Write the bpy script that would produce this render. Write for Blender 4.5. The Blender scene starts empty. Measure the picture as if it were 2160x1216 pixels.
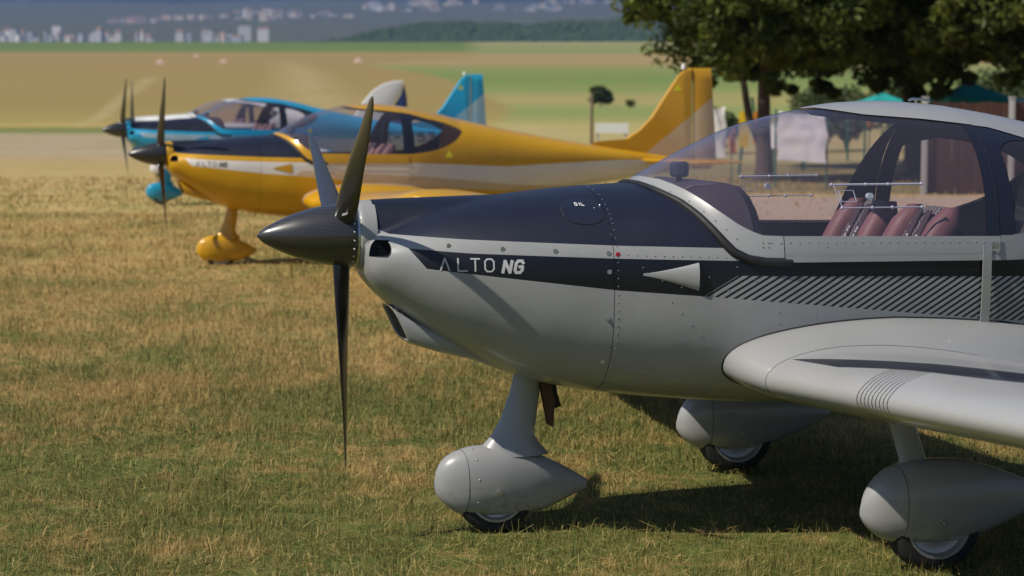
import bpy, bmesh, math, random
import numpy as np
from mathutils import Vector, Matrix, noise
R = math.radians
rnd = random.Random(7)
rng = np.random.default_rng(11)
scene = bpy.context.scene
COL = scene.collection

# ------------------------------------------------------------------ camera, world, sun, exposure
CAM_H = 1.57
F_PX = 4200.0            # focal length in photo pixels (2160 wide)
cam = bpy.data.cameras.new('camera')
cam_o = bpy.data.objects.new('camera', cam); COL.objects.link(cam_o)
cam.sensor_width = 36.0
cam.lens = 36.0 * F_PX / 2160.0
cam.clip_start = 0.1; cam.clip_end = 30000
cam_o.location = (0, 0, CAM_H)
cam_o.rotation_euler = (R(90) - math.atan(373.0 / F_PX), 0, 0)
cam.dof.use_dof = True
cam.dof.focus_distance = 7.3
cam.dof.aperture_fstop = 3.8
scene.camera = cam_o

SUN_DIR = Vector((-0.80, -0.40, 1.0)).normalized()     # towards the sun
elev = math.asin(SUN_DIR.z); azim = math.atan2(SUN_DIR.x, SUN_DIR.y)
w = bpy.data.worlds.new('World'); scene.world = w; w.use_nodes = True
nt = w.node_tree
bg = nt.nodes['Background']; sky = nt.nodes.new('ShaderNodeTexSky')
sky.sky_type = 'NISHITA'; sky.sun_disc = False
sky.sun_elevation = elev; sky.sun_rotation = azim % (2 * math.pi)
sky.air_density = 1.0; sky.dust_density = .5; sky.ozone_density = 1.0
nt.links.new(sky.outputs[0], bg.inputs[0]); bg.inputs[1].default_value = 0.05
sun = bpy.data.lights.new('sun', 'SUN'); sun.energy = 4.8; sun.angle = R(0.6); sun.color = (1.0, 0.93, 0.82)
sun_o = bpy.data.objects.new('sun', sun); COL.objects.link(sun_o)
sun_o.rotation_euler = SUN_DIR.to_track_quat('Z', 'Y').to_euler()
scene.view_settings.view_transform = 'Standard'
scene.view_settings.look = 'None'
scene.view_settings.exposure = 0.48
scene.view_settings.gamma = 1.0
scene.cycles.max_bounces = 10
scene.cycles.transparent_max_bounces = 16
scene.cycles.volume_bounces = 0
scene.cycles.sample_clamp_indirect = 6.0

# ------------------------------------------------------------------ helpers
def link(o, parent=None):
    COL.objects.link(o)
    if parent is not None: o.parent = parent
    return o

def tag(o, label=None, cat=None, group=None, kind=None):
    if label: o['label'] = label
    if cat: o['category'] = cat
    if group: o['group'] = group
    if kind: o['kind'] = kind
    return o

def empty(name, loc=(0, 0, 0), rz=0.0):
    o = bpy.data.objects.new(name, None); COL.objects.link(o)
    o.location = loc; o.rotation_euler = (0, 0, rz); o.empty_display_size = 0.2
    return o

class MB:
    def __init__(s): s.v = []; s.f = []; s.m = []
    def add(s, vs, fs, mi=0):
        b = len(s.v); s.v += [tuple(p) for p in vs]
        s.f += [tuple(b + i for i in f) for f in fs]; s.m += [mi] * len(fs)
        return s
    def box(s, c, d, rz=0.0, mi=0, M=None):
        x, y, z = d[0] / 2, d[1] / 2, d[2] / 2
        ps = [Vector((sx * x, sy * y, sz * z)) for sz in (-1, 1) for sx, sy in ((-1, -1), (1, -1), (1, 1), (-1, 1))]
        if M is None: M = Matrix.Translation(c) @ Matrix.Rotation(rz, 4, 'Z')
        return s.add([M @ p for p in ps], [(3, 2, 1, 0), (4, 5, 6, 7), (0, 1, 5, 4), (1, 2, 6, 5), (2, 3, 7, 6), (3, 0, 4, 7)], mi)
    def grid(s, P, closed_u=False, closed_v=False, mi=0, cap0=False, cap1=False):
        nu, nv = len(P), len(P[0])
        fs = []
        for i in range(nu if closed_u else nu - 1):
            for j in range(nv if closed_v else nv - 1):
                a = i * nv + j; b = i * nv + (j + 1) % nv
                c = ((i + 1) % nu) * nv + (j + 1) % nv; d = ((i + 1) % nu) * nv + j
                fs.append((a, b, c, d))
        if cap0: fs.append(tuple(range(nv - 1, -1, -1)))
        if cap1: fs.append(tuple((nu - 1) * nv + j for j in range(nv)))
        return s.add([p for r in P for p in r], fs, mi)
    def tube(s, pts, r, n=8, mi=0, caps=True):
        pts = [Vector(p) for p in pts]; rr = r if isinstance(r, (list, tuple)) else [r] * len(pts)
        rows = []; up = None
        for i, p in enumerate(pts):
            t = (pts[min(i + 1, len(pts) - 1)] - pts[max(i - 1, 0)]).normalized()
            if up is None:
                up = Vector((0, 0, 1)) if abs(t.z) < .9 else Vector((1, 0, 0))
            a = t.cross(up).normalized(); b = a.cross(t).normalized(); up = b
            rows.append([p + (a * math.cos(2 * math.pi * k / n) + b * math.sin(2 * math.pi * k / n)) * rr[i] for k in range(n)])
        return s.grid(rows, closed_v=True, mi=mi, cap0=caps, cap1=caps)
    def build(s, name, mats, parent=None, smooth=None):
        me = bpy.data.meshes.new(name); me.from_pydata(s.v, [], s.f); 
        for m in (mats if isinstance(mats, (list, tuple)) else [mats]): me.materials.append(m)
        me.polygons.foreach_set('material_index', s.m)
        finish(me, smooth)
        return link(bpy.data.objects.new(name, me), parent)

def finish(me, smooth, recalc=True):
    if recalc:
        bm = bmesh.new(); bm.from_mesh(me)
        bmesh.ops.remove_doubles(bm, verts=bm.verts, dist=1e-5)
        bmesh.ops.recalc_face_normals(bm, faces=bm.faces); bm.to_mesh(me); bm.free()
    if smooth is not None:
        me.polygons.foreach_set('use_smooth', [True] * len(me.polygons))
        if smooth < 179: me.set_sharp_from_angle(angle=R(smooth))
    me.update()

def pchip(tab):
    xs = np.array([t[0] for t in tab], float); ys = np.array([t[1] for t in tab], float)
    h = np.diff(xs); d = np.diff(ys) / h
    m = np.zeros(len(xs)); m[0] = d[0]; m[-1] = d[-1]
    for i in range(1, len(xs) - 1):
        if d[i - 1] * d[i] > 0:
            w1 = 2 * h[i] + h[i - 1]; w2 = h[i] + 2 * h[i - 1]
            m[i] = (w1 + w2) / (w1 / d[i - 1] + w2 / d[i])
    def f(x):
        x = min(max(x, xs[0]), xs[-1]); i = int(min(max(np.searchsorted(xs, x) - 1, 0), len(xs) - 2))
        t = (x - xs[i]) / h[i]
        return float((2*t**3-3*t*t+1)*ys[i] + (t**3-2*t*t+t)*h[i]*m[i] + (-2*t**3+3*t*t)*ys[i+1] + (t**3-t*t)*h[i]*m[i+1])
    return f
def lerp_tab(tab):
    xs = [t[0] for t in tab]; ys = [t[1] for t in tab]
    return lambda x: float(np.interp(x, xs, ys))

# ---- node helpers
class NB:
    def __init__(s, name):
        s.mat = bpy.data.materials.new(name); s.mat.use_nodes = True
        s.t = s.mat.node_tree; s.p = s.t.nodes['Principled BSDF']; s.out = s.t.nodes['Material Output']
    def n(s, kind, **kw):
        nd = s.t.nodes.new(kind)
        for k, v in kw.items(): setattr(nd, k, v)
        return nd
    def lk(s, a, b): s.t.links.new(a, b)
    def put(s, sock, v):
        if isinstance(v, bpy.types.NodeSocket): s.lk(v, sock)
        elif v is not None:
            try: sock.default_value = v
            except Exception: sock.default_value = (*v, 1.0)
    def math(s, op, a, b=None, c=None, clamp=False):
        nd = s.n('ShaderNodeMath', operation=op); nd.use_clamp = clamp
        s.put(nd.inputs[0], a)
        if b is not None: s.put(nd.inputs[1], b)
        if c is not None: s.put(nd.inputs[2], c)
        return nd.outputs[0]
    def mix(s, f, a, b, blend='MIX'):
        nd = s.n('ShaderNodeMix', data_type='RGBA', blend_type=blend)
        s.put(nd.inputs[0], f); s.put(nd.inputs[6], a if isinstance(a, bpy.types.NodeSocket) else (*a, 1)); s.put(nd.inputs[7], b if isinstance(b, bpy.types.NodeSocket) else (*b, 1))
        return nd.outputs[2]
    def noise(s, vec, scale, detail=3.0, rough=0.5, out=0, dist=0.0):
        nd = s.n('ShaderNodeTexNoise'); s.put(nd.inputs['Vector'], vec)
        nd.inputs['Scale'].default_value = scale; nd.inputs['Detail'].default_value = detail
        nd.inputs['Roughness'].default_value = rough; nd.inputs['Distortion'].default_value = dist
        return nd.outputs[out]
    def ramp(s, f, stops, interp='LINEAR'):
        nd = s.n('ShaderNodeValToRGB'); cr = nd.color_ramp; cr.interpolation = interp
        while len(cr.elements) > 1: cr.elements.remove(cr.elements[0])
        cr.elements[0].position = stops[0][0]; cr.elements[0].color = (*stops[0][1], 1)
        for p, c in stops[1:]:
            e = cr.elements.new(p); e.color = (*c, 1)
        s.put(nd.inputs[0], f); return nd.outputs[0]
    def mr(s, v, a, b, c=0.0, d=1.0):
        nd = s.n('ShaderNodeMapRange'); s.put(nd.inputs[0], v)
        for i, q in enumerate((a, b, c, d)): nd.inputs[i + 1].default_value = q
        return nd.outputs[0]
    def pw(s, x, tab):            # exact piecewise linear function of x
        out = s.math('MULTIPLY_ADD', x, (tab[1][1]-tab[0][1])/(tab[1][0]-tab[0][0]), tab[0][1]-tab[0][0]*(tab[1][1]-tab[0][1])/(tab[1][0]-tab[0][0]))
        prev = (tab[1][1]-tab[0][1])/(tab[1][0]-tab[0][0])
        for i in range(1, len(tab) - 1):
            sl = (tab[i+1][1]-tab[i][1])/(tab[i+1][0]-tab[i][0])
            t = s.math('MAXIMUM', s.math('SUBTRACT', x, tab[i][0]), 0.0)
            out = s.math('MULTIPLY_ADD', t, sl - prev, out); prev = sl
        return out
    def bump(s, h, strength, dist=0.01):
        nd = s.n('ShaderNodeBump'); s.put(nd.inputs['Height'], h)
        nd.inputs['Strength'].default_value = strength; nd.inputs['Distance'].default_value = dist
        s.lk(nd.outputs[0], s.p.inputs['Normal'])

def basic(name, col, rough=0.5, metal=0.0, coat=0.0, var=0.0, scale=8.0, spec=0.5, emit=None):
    b = NB(name); p = b.p
    if var > 0:
        tc = b.n('ShaderNodeTexCoord').outputs['Object']
        n = b.noise(tc, scale, 5.0, 0.6)
        c = b.mix(n, tuple(x * (1 - var) for x in col), tuple(min(1, x * (1 + var)) for x in col))
        b.lk(c, p.inputs['Base Color'])
        b.lk(b.mr(n, 0.3, 0.7, max(0.02, rough * 0.85), min(1, rough * 1.15)), p.inputs['Roughness'])
    else:
        p.inputs['Base Color'].default_value = (*col, 1); p.inputs['Roughness'].default_value = rough
    p.inputs['Metallic'].default_value = metal; p.inputs['Coat Weight'].default_value = coat
    p.inputs['Coat Roughness'].default_value = 0.08
    p.inputs['Specular IOR Level'].default_value = spec
    return b.mat

# ------------------------------------------------------------------ terrain profile (distance -> height)
ROWS = [(60, 320), (90, 288), (120, 270), (200, 240), (350, 202), (600, 155), (1000, 120), (1500, 97), (1750, 91)]
PROF = [(-4000, 0), (-20, 0), (9, 0.0), (20, .085), (31, .17), (45, .26)] + [(d, CAM_H + (235 - y) / F_PX * d) for d, y in ROWS]
PROF += [(2000, 66), (2600, 78), (3300, 108), (4000, 139)] + [(d, CAM_H + (235 - y) / F_PX * d) for d, y in ((5000, 58), (6000, 34), (7000, 18), (8000, 8))]
zprof = pchip(PROF)
def gz(x, y):
    z = zprof(y)
    if y > 1800: z += 10 * noise.noise(Vector((x / 700, y / 700, 3)))
    return z

# ------------------------------------------------------------------ ground and grass materials
STRAW = (0.60, 0.42, 0.165); STRAW2 = (0.30, 0.18, 0.065); GREEN = (0.085, 0.125, 0.022); GREEN2 = (0.075, 0.10, 0.024)
def patch(b, pos):
    """0 = straw, 1 = green; a function of where the ground is"""
    sep = b.n('ShaderNodeSeparateXYZ'); b.lk(pos, sep.inputs[0])
    flat = b.n('ShaderNodeCombineXYZ'); b.lk(sep.outputs[0], flat.inputs[0]); b.lk(sep.outputs[1], flat.inputs[1])
    n1 = b.noise(flat.outputs[0], 0.65, 6.0, 0.68); n2 = b.noise(flat.outputs[0], 5.5, 5.0, 0.7)
    near = b.mr(sep.outputs[1], 7.0, 15.0, 0.17, -0.08)
    v = b.math('ADD', b.math('MULTIPLY_ADD', n1, 1.15, b.math('MULTIPLY', n2, 1.25)), near)
    return b.mr(v, 1.05, 1.34), sep, flat.outputs[0]

b = NB('grass_blades'); p = b.p
geo = b.n('ShaderNodeNewGeometry').outputs['Position']
pf, sep, flat = patch(b, geo)
at = b.n('ShaderNodeAttribute', attribute_name='tint').outputs['Fac']
f = b.math('ADD', pf, b.math('MULTIPLY_ADD', at, -1.1, 0.50), clamp=True)
straw = b.mix(at, STRAW2, STRAW); grn = b.mix(at, GREEN2, (0.26, 0.26, 0.075))
b.lk(b.mix(f, straw, grn), p.inputs['Base Color'])
p.inputs['Roughness'].default_value = 0.7; p.inputs['Specular IOR Level'].default_value = 0.25
tr = b.n('ShaderNodeBsdfTranslucent'); b.lk(b.mix(f, straw, grn), tr.inputs[0])
ms = b.n('ShaderNodeMixShader'); ms.inputs[0].default_value = 0.3
b.lk(p.outputs[0], ms.inputs[1]); b.lk(tr.outputs[0], ms.inputs[2]); b.lk(ms.outputs[0], b.out.inputs[0])
M_GRASS = b.mat

b = NB('ground_fields'); p = b.p
geo = b.n('ShaderNodeNewGeometry').outputs['Position']
pf, sep, flat = patch(b, geo)
X, Yd = sep.outputs[0], sep.outputs[1]
n3 = b.noise(flat, 22.0, 4.0, 0.7)
near = b.mix(pf, b.mix(n3, (0.13, .08, .03), (0.50, .35, .13)), b.mix(n3, (0.04, .055, .012), (0.17, .19, .05)))  # dark tones put the shade between blades into the soil colour
# distance bands, slightly wavering
wob = b.noise(flat, 0.02, 2.0, 0.5)
lgY = b.math('LOGARITHM', b.math('MAXIMUM', Yd, 1.0), 10.0)
lg = b.math('ADD', lgY, b.math('ADD', b.math('MULTIPLY_ADD', wob, 0.03, -0.015), b.math('MULTIPLY', b.math('MULTIPLY_ADD', b.noise(flat, .3, 4.0, .6), 1.0, -.5), .02)))
def L(d): return (math.log10(d) - 1.0) / 3.0
t01 = b.mr(lg, 1.0, 4.0)
straw_far = (0.60, 0.43, 0.20); dirt = (0.46, 0.36, 0.25); tan = (0.34, 0.235, 0.08); tan2 = (0.38, .24, .09); gf = (0.13, 0.25, 0.055)
gf2 = (0.22, 0.31, 0.085); yel = (0.52, 0.38, 0.13)
left = b.ramp(t01, [(L(35), straw_far), (L(50), (0.5, .35, .17)), (L(58), dirt), (L(96), dirt), (L(104), (0.15, .2, .05)), (L(118), (0.17, .21, .06)),
                    (L(128), yel), (L(160), (0.40, .29, .10)), (L(260), tan), (L(900), tan2), (L(1130), (0.40, .25, .10)), (L(1170), (.085, .21, .035)), (L(1750), (0.06, .17, .03)), (L(1850), (.035, .055, .035)), (L(9000), (.03, .045, .035))])
right = b.ramp(t01, [(L(35), straw_far), (L(50), (0.42, .36, .16)), (L(75), (0.50, .40, .18)), (L(130), (0.50, .42, .18)), (L(170), (0.30, .33, .11)), (L(215), (0.22, .32, .10)), (L(255), (.30, .35, .12)),
                     (L(285), (.42, .35, .14)), (L(350), (.38, .34, .13)), (L(400), gf2), (L(520), gf), (L(720), (.26, .30, .10)), (L(760), (.42, .29, .13)), (L(1080), (0.44, .30, .13)), (L(1120), gf2), (L(1500), (0.30, .32, .12)), (L(1650), (.45, .40, .2)), (L(1750), (.3, .3, .1)), (L(1850), (.035, .055, .035)), (L(9000), (.03, .045, .035))])
ang = b.math('DIVIDE', X, b.math('MAXIMUM', Yd, 1.0))
edge = b.pw(Yd, [(0, -0.01), (100, -0.01), (230, 0.0), (500, -0.03), (760, -0.075), (950, -0.02), (2000, -.02)])
side = b.mr(b.math('SUBTRACT', ang, edge), -0.006, 0.006)
far = b.mix(side, left, right)
# worn pale tracks in the tan field
tr1 = b.math('ABSOLUTE', b.math('SUBTRACT', X, b.pw(Yd, [(100, -8.0), (200, -18), (600, -63), (900, -103)])))
trk = b.math('MULTIPLY', b.mr(tr1, 11.0, 1.0), b.mr(Yd, 110, 160))
trk = b.math('MULTIPLY', trk, b.mr(Yd, 900, 700))
tr2 = b.math('ABSOLUTE', b.math('SUBTRACT', ang, b.pw(Yd, [(100, -.222), (180, -0.205), (560, -0.178)])))
trk2 = b.math('MULTIPLY', b.math('MULTIPLY', b.mr(tr2, 0.006, 0.002), b.mr(Yd, 110, 160)), b.mr(Yd, 560, 500))
far = b.mix(b.math('MULTIPLY', b.math('MAXIMUM', trk, trk2), .45), far, (0.62, .47, .26))
n6 = b.noise(flat, 0.018, 3.0, .55); far = b.mix(b.math('MULTIPLY', b.mr(n6, .45, .68), b.mr(Yd, 120, 150)), far, b.mix(.32, far, (.25, .27, .07)))
mrow = b.n('ShaderNodeMapping'); b.lk(flat, mrow.inputs[0]); mrow.inputs['Scale'].default_value = (.04, .5, 1); far = b.mix(b.mr(b.noise(mrow.outputs[0], 1.0, 6.0, .7), .3, .75, 0, .4), far, b.mix(.5, far, (.16, .11, .04)))
n4 = b.noise(flat, 0.12, 5.0, 0.65); n5 = b.noise(flat, 1.3, 4.0, 0.65)
far = b.mix(b.mr(n4, .35, .7), far, b.mix(0.45, far, (0.25, .25, .06)))
far = b.mix(b.mr(n5, .3, .75, 0, .35), far, (0.2, .15, .07))
# green clumps at the edges of the dirt strip
cl = b.math('MULTIPLY', b.mr(b.noise(flat, 0.55, 3.0, .6), .60, .68), b.math('MULTIPLY', b.mr(Yd, 45, 52), b.mr(Yd, 110, 95)))
far = b.mix(b.math('MULTIPLY', cl, .7), far, (0.17, .19, .06))
near = b.mix(b.mr(Yd, 11, 26, 0, .75), near, b.mix(pf, (.56, .40, .155), (.25, .26, .075)))
col = b.mix(b.mr(Yd, 22, 48), near, far)
wv_ = b.math('MULTIPLY_ADD', b.noise(flat, .5, 3, .6), 3.0, -1.5)
path = b.math('MULTIPLY', b.math('MULTIPLY', b.mr(b.math('ADD', Yd, wv_), 24.0, 25.0), b.mr(b.math('ADD', Yd, wv_), 33.0, 32.0)), b.mr(X, 2.2, 3.2))
col = b.mix(path, col, b.mix(n3, (.30, .22, .15), (.52, .41, .31)))
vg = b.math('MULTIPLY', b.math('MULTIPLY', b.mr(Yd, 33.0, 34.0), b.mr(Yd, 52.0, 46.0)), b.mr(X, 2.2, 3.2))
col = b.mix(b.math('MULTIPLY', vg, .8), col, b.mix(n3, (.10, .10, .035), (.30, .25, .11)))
b.lk(col, p.inputs['Base Color']); p.inputs['Roughness'].default_value = 0.95; p.inputs['Specular IOR Level'].default_value = 0.1
bh = b.math('MULTIPLY', b.noise(flat, 14.0, 5.0, 0.7), b.mr(Yd, 60, 20))
b.bump(bh, 0.5, 0.04)
M_GROUND = b.mat

# ground sheet reaching the far hills
ys = list(np.concatenate([np.array([-4000, -800, -200, -60, -20, -5]), np.arange(0, 60, 1.0), np.geomspace(60, 8000, 130)]))
xs1 = np.concatenate([-np.geomspace(6000, 12, 34), np.linspace(-11, 11, 23), np.geomspace(12, 6000, 34)])
mb = MB(); mb.grid([[(x, y, gz(x, y) + (0.012 * noise.noise(Vector((x * .7, y * .7, 0))) if -5 < y < 60 else 0)) for x in xs1] for y in ys])
g = mb.build('ground', M_GROUND, smooth=180); tag(g, kind='structure')

# grass blades: one mass of ground cover
def vnoise(x, y, sc, seed):
    r_ = np.random.default_rng(seed); G = r_.random((257, 257)); X_, Y_ = x * sc + 77.3, y * sc + 31.7
    xi, yi = np.floor(X_).astype(int), np.floor(Y_).astype(int); fx, fy = X_ - xi, Y_ - yi; fx = fx * fx * (3 - 2 * fx); fy = fy * fy * (3 - 2 * fy)
    g = lambda a, c: G[a % 257, c % 257]
    return (g(xi, yi) * (1 - fx) + g(xi + 1, yi) * fx) * (1 - fy) + (g(xi, yi + 1) * (1 - fx) + g(xi + 1, yi + 1) * fx) * fy
def make_grass():
    V = []; Fq = []; T = []; base = 0
    zones = [(5.6, 8.5, 8200, .032, .0026), (8.5, 12, 4300, .033, .0036), (12, 18, 1700, .034, .0052), (18, 28, 640, .042, .009), (28, 40, 90, .05, .02)]
    for d0, d1, dens, h, wd in zones:
        hw0 = .27 * d1 + 1.6
        n = int(dens * (d1 - d0) * 2 * hw0)
        y = rng.uniform(d0, d1, n); x = rng.uniform(-hw0, hw0, n)
        keep = (np.abs(x) < .27 * y + 1.4 + .2 * rng.random(n)) & ~((x > 2.6) & (y > 24.5) & (y < 33) & (rng.random(n) < .93))
        x, y = x[keep], y[keep]; n = len(x)
        z = np.array(np.interp(y, [q[0] for q in PROF], [q[1] for q in PROF])) - 0.004
        k1, k2, k3 = vnoise(x, y, 7.0, 1), vnoise(x, y, 1.7, 2), vnoise(x, y, 17.0, 3)
        hh = h * rng.lognormal(-0.15, .42, n) * (.10 + .85 * k1 + .95 * k2 + .35 * k3)
        tall = rng.random(n) < (.012 + .05 * (k2 > .62) * k1)
        hh = np.where(tall, h * rng.uniform(1.5, 2.9, n), hh)
        bare = (k1 * .6 + k3 * .4 < .27) & ~tall; hh = np.where(bare, hh * .35, hh)
        az = rng.uniform(0, 2 * np.pi, n); lean = np.where(tall, np.abs(rng.normal(.35, .3, n)), np.abs(rng.normal(.85, .5, n))).clip(0, 1.5)
        ww = wd * rng.uniform(.6, 1.3, n) * np.where(tall, .6, 1)
        ta = az + np.pi / 2 + rng.normal(0, .5, n)
        dx, dy = np.cos(az), np.sin(az); sx, sy = np.cos(ta) * ww / 2, np.sin(ta) * ww / 2
        mh, ml = hh * .55 * np.cos(lean * .5), hh * .55 * np.sin(lean * .5)
        th, tl = mh + hh * .5 * np.cos(lean * 1.35).clip(-.2, 1), ml + hh * .5 * np.sin(lean * 1.35)
        P = np.stack([np.stack([x - sx, y - sy, z], 1), np.stack([x + sx, y + sy, z], 1),
                      np.stack([x + dx * ml + sx * .8, y + dy * ml + sy * .8, z + mh], 1), np.stack([x + dx * ml - sx * .8, y + dy * ml - sy * .8, z + mh], 1),
                      np.stack([x + dx * tl, y + dy * tl, z + th], 1)], 1)
        V.append(P.reshape(-1, 3)); idx = base + np.arange(n) * 5
        Fq.append((idx, n)); T.append(np.repeat(np.where(tall, .9 + .1 * rng.random(n), np.clip(rng.random(n) * .75 + .3 * k1 - .02, 0, 1)), 2)); base += n * 5
    n = 9000; y = rng.uniform(6.1, 14, n); x = rng.uniform(-1, 1, n) * (.27 * y + .2); az = rng.uniform(0, 6.28, n); L_ = rng.uniform(.03, .11, n); wv_ = rng.uniform(.0009, .0018, n); z = rng.uniform(.015, .035, n)
    dx, dy = np.cos(az), np.sin(az); sx, sy = -dy * wv_, dx * wv_; up = rng.normal(.05, .16, n) * L_
    P = np.stack([np.stack([x - sx, y - sy, z], 1), np.stack([x + sx, y + sy, z], 1), np.stack([x + dx * L_ * .5 + sx, y + dy * L_ * .5 + sy, z + up * .6], 1), np.stack([x + dx * L_ * .5 - sx, y + dy * L_ * .5 - sy, z + up * .6], 1), np.stack([x + dx * L_, y + dy * L_, z + up], 1)], 1)
    V.append(P.reshape(-1, 3)); Fq.append((base + np.arange(n) * 5, n)); T.append(np.repeat(.97 + .03 * rng.random(n), 2)); base += n * 5
    V = np.concatenate(V)
    me = bpy.data.meshes.new('grass')
    nb = sum(n for _, n in Fq); ids = np.concatenate([i for i, _ in Fq])
    loops = np.stack([ids, ids + 1, ids + 2, ids + 3, ids + 3, ids + 2, ids + 4], 1).reshape(-1)
    starts = (np.arange(nb)[:, None] * 7 + np.array([0, 4])).reshape(-1); tot = np.tile([4, 3], nb)
    me.vertices.add(len(V)); me.vertices.foreach_set('co', V.reshape(-1).astype(np.float32))
    me.loops.add(len(loops)); me.loops.foreach_set('vertex_index', loops.astype(np.int32))
    me.polygons.add(len(starts)); me.polygons.foreach_set('loop_start', starts.astype(np.int32)); me.polygons.foreach_set('loop_total', tot.astype(np.int32))
    me.update(calc_edges=True)
    a = me.attributes.new('tint', 'FLOAT', 'FACE'); a.data.foreach_set('value', np.concatenate(T).astype(np.float32))
    me.materials.append(M_GRASS)
    o = link(bpy.data.objects.new('grass', me)); tag(o, 'short mown grass turning from green to dry straw', 'grass', kind='stuff')
make_grass()
b = NB('clover'); p = b.p
at = b.n('ShaderNodeAttribute', attribute_name='tint').outputs['Fac']; b.lk(b.mix(at, (.03, .05, .012), (.12, .16, .035)), p.inputs['Base Color']); p.inputs['Roughness'].default_value = .9; p.inputs['Specular IOR Level'].default_value = .1
M_CLOVER = b.mat
def make_clover():
    n0 = 26000; x = rng.uniform(-3.2, 3.2, n0); y = rng.uniform(6.2, 12.5, n0)
    k = vnoise(x, y, 1.3, 9) * .6 + vnoise(x, y, 5.0, 10) * .4; keep = (k > .56) & (np.abs(x) < .27 * y + .2); x, y = x[keep], y[keep]; n = len(x)
    z = rng.uniform(.008, .026, n); r = rng.uniform(.003, .0075, n); a = rng.uniform(0, 6.28, n); tx, ty = rng.normal(0, .35, n), rng.normal(0, .35, n)
    P = []
    for q in range(5):
        t = a + q * 2 * np.pi / 5; cx, cy = r * np.cos(t), r * np.sin(t); P.append(np.stack([x + cx, y + cy, z + cx * tx + cy * ty], 1))
    V = np.stack(P, 1).reshape(-1, 3); me = bpy.data.meshes.new('clover'); me.vertices.add(5 * n); me.vertices.foreach_set('co', V.reshape(-1).astype(np.float32))
    me.loops.add(5 * n); me.loops.foreach_set('vertex_index', np.arange(5 * n, dtype=np.int32)); me.polygons.add(n)
    me.polygons.foreach_set('loop_start', np.arange(0, 5 * n, 5, dtype=np.int32)); me.polygons.foreach_set('loop_total', np.full(n, 5, dtype=np.int32)); me.update(calc_edges=True)
    t = me.attributes.new('tint', 'FLOAT', 'FACE'); t.data.foreach_set('value', rng.random(n).astype(np.float32)); me.materials.append(M_CLOVER)
    o = link(bpy.data.objects.new('clover', me)); tag(o, 'small round green weed leaves scattered low in the near grass', 'clover', kind='stuff')
make_clover()

# ------------------------------------------------------------------ far hills and mountain
b = NB('mountain_forest'); p = b.p
geo = b.n('ShaderNodeNewGeometry').outputs['Position']
n = b.noise(geo, 0.0016, 6.0, .6); n2_ = b.noise(geo, 0.006, 5.0, .6)
c = b.mix(b.mr(n, .38, .62), (0.012, .022, .016), (0.05, .06, .035)); c = b.mix(b.mr(n2_, .60, .72, 0, .6), c, (0.24, .2, .15))
b.lk(c, p.inputs['Base Color']); p.inputs['Roughness'].default_value = 1; p.inputs['Specular IOR Level'].default_value = 0
M_MOUNT = b.mat
mb = MB(); rows = []
for j in range(34):
    t = j / 33; y = 7900 + 4600 * t
    row = []
    for i in range(91):
        x = (-1 + 2 * i / 90) * 5200
        z = 330 + 1150 * t ** .9 + 170 * (noise.fractal(Vector((x / 1700, y / 1500, 5)), 1.0, 2.0, 6)) * min(1, .25 + t * 2) - (0 if t > 0 else 40)
        row.append((x, y, z))
    rows.append(row)
mb.grid(rows); o = mb.build('mountain', M_MOUNT, smooth=180); tag(o, kind='structure')

# wooded hill beyond the crest, right of centre: uneven canopy mass
b = NB('wood_canopy'); p = b.p
geo = b.n('ShaderNodeNewGeometry').outputs['Position']
c = b.mix(b.noise(geo, 0.02, 4, .6), (0.022, .045, .016), (0.07, .10, .035))
b.lk(c, p.inputs['Base Color']); p.inputs['Roughness'].default_value = 1; p.inputs['Specular IOR Level'].default_value = 0.1
M_WOOD = b.mat
def blob_mass(name, cells, mat, **kw):
    """cells: (x, y, z, r) crowns joined in one mass, each an uneven low ball"""
    mb = MB()
    for (x, y, z, r) in cells:
        vs = []; ring = 7
        vs.append((x, y, z + r * 1.05))
        for el, k in ((.6, .75), (0.0, 1.0)):
            for a in range(ring):
                t = 2 * math.pi * a / ring + r; q = r * k * rnd.uniform(.8, 1.15)
                vs.append((x + q * math.cos(t), y + q * math.sin(t), z + r * el * rnd.uniform(.8, 1.2)))
        for a in range(ring):
            t = 2 * math.pi * a / ring + r
            vs.append((x + r * .7 * math.cos(t), y + r * .7 * math.sin(t), z - r * 1.1))
        fs = [(0, 1 + a, 1 + (a + 1) % ring) for a in range(ring)]
        for L_ in (0, 1):
            fs += [(1 + L_ * ring + a, 1 + (L_ + 1) * ring + a, 1 + (L_ + 1) * ring + (a + 1) % ring, 1 + L_ * ring + (a + 1) % ring) for a in range(ring)]
        mb.add(vs, fs)
    me = bpy.data.meshes.new(name); me.from_pydata(mb.v, [], mb.f); me.materials.append(mat); finish(me, None, False)
    o = link(bpy.data.objects.new(name, me)); tag(o, **kw); return o
cells = []
hillx = pchip([(-270, 4), (-215, 14), (-130, 34), (-40, 40), (20, 36), (100, 44), (190, 52), (330, 50)])
for i in range(4600):
    x = rnd.uniform(-270, 330); y = rnd.uniform(2250, 2520); t = (y - 2250) / 270
    base = CAM_H + (235 - 90) / F_PX * y
    h = base - 12 + hillx(x) * 0.80 * min(1, t * 1.3 + .05) * (1 + .18 * noise.noise(Vector((x / 45, y / 60, 1))))
    cells.append((x, y, h - 3, rnd.uniform(4, 8.5)))
blob_mass('far_wood', cells, M_WOOD, label='dark green wood on the low hill behind the fields', cat='wood', kind='stuff')
cells = []
for i in range(420):
    x = rnd.uniform(-620, 60); y = rnd.uniform(1780, 1840)
    if noise.noise(Vector((x / 40, 0, 0))) > -.25: cells.append((x, y, gz(x, 1750) - 3 + rnd.uniform(-2, 1.5), rnd.uniform(1.8, 4.2)))
blob_mass('far_hedge', cells, M_WOOD, label='dark line of bushes along the far edge of the green field', cat='hedge', kind='stuff')

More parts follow.
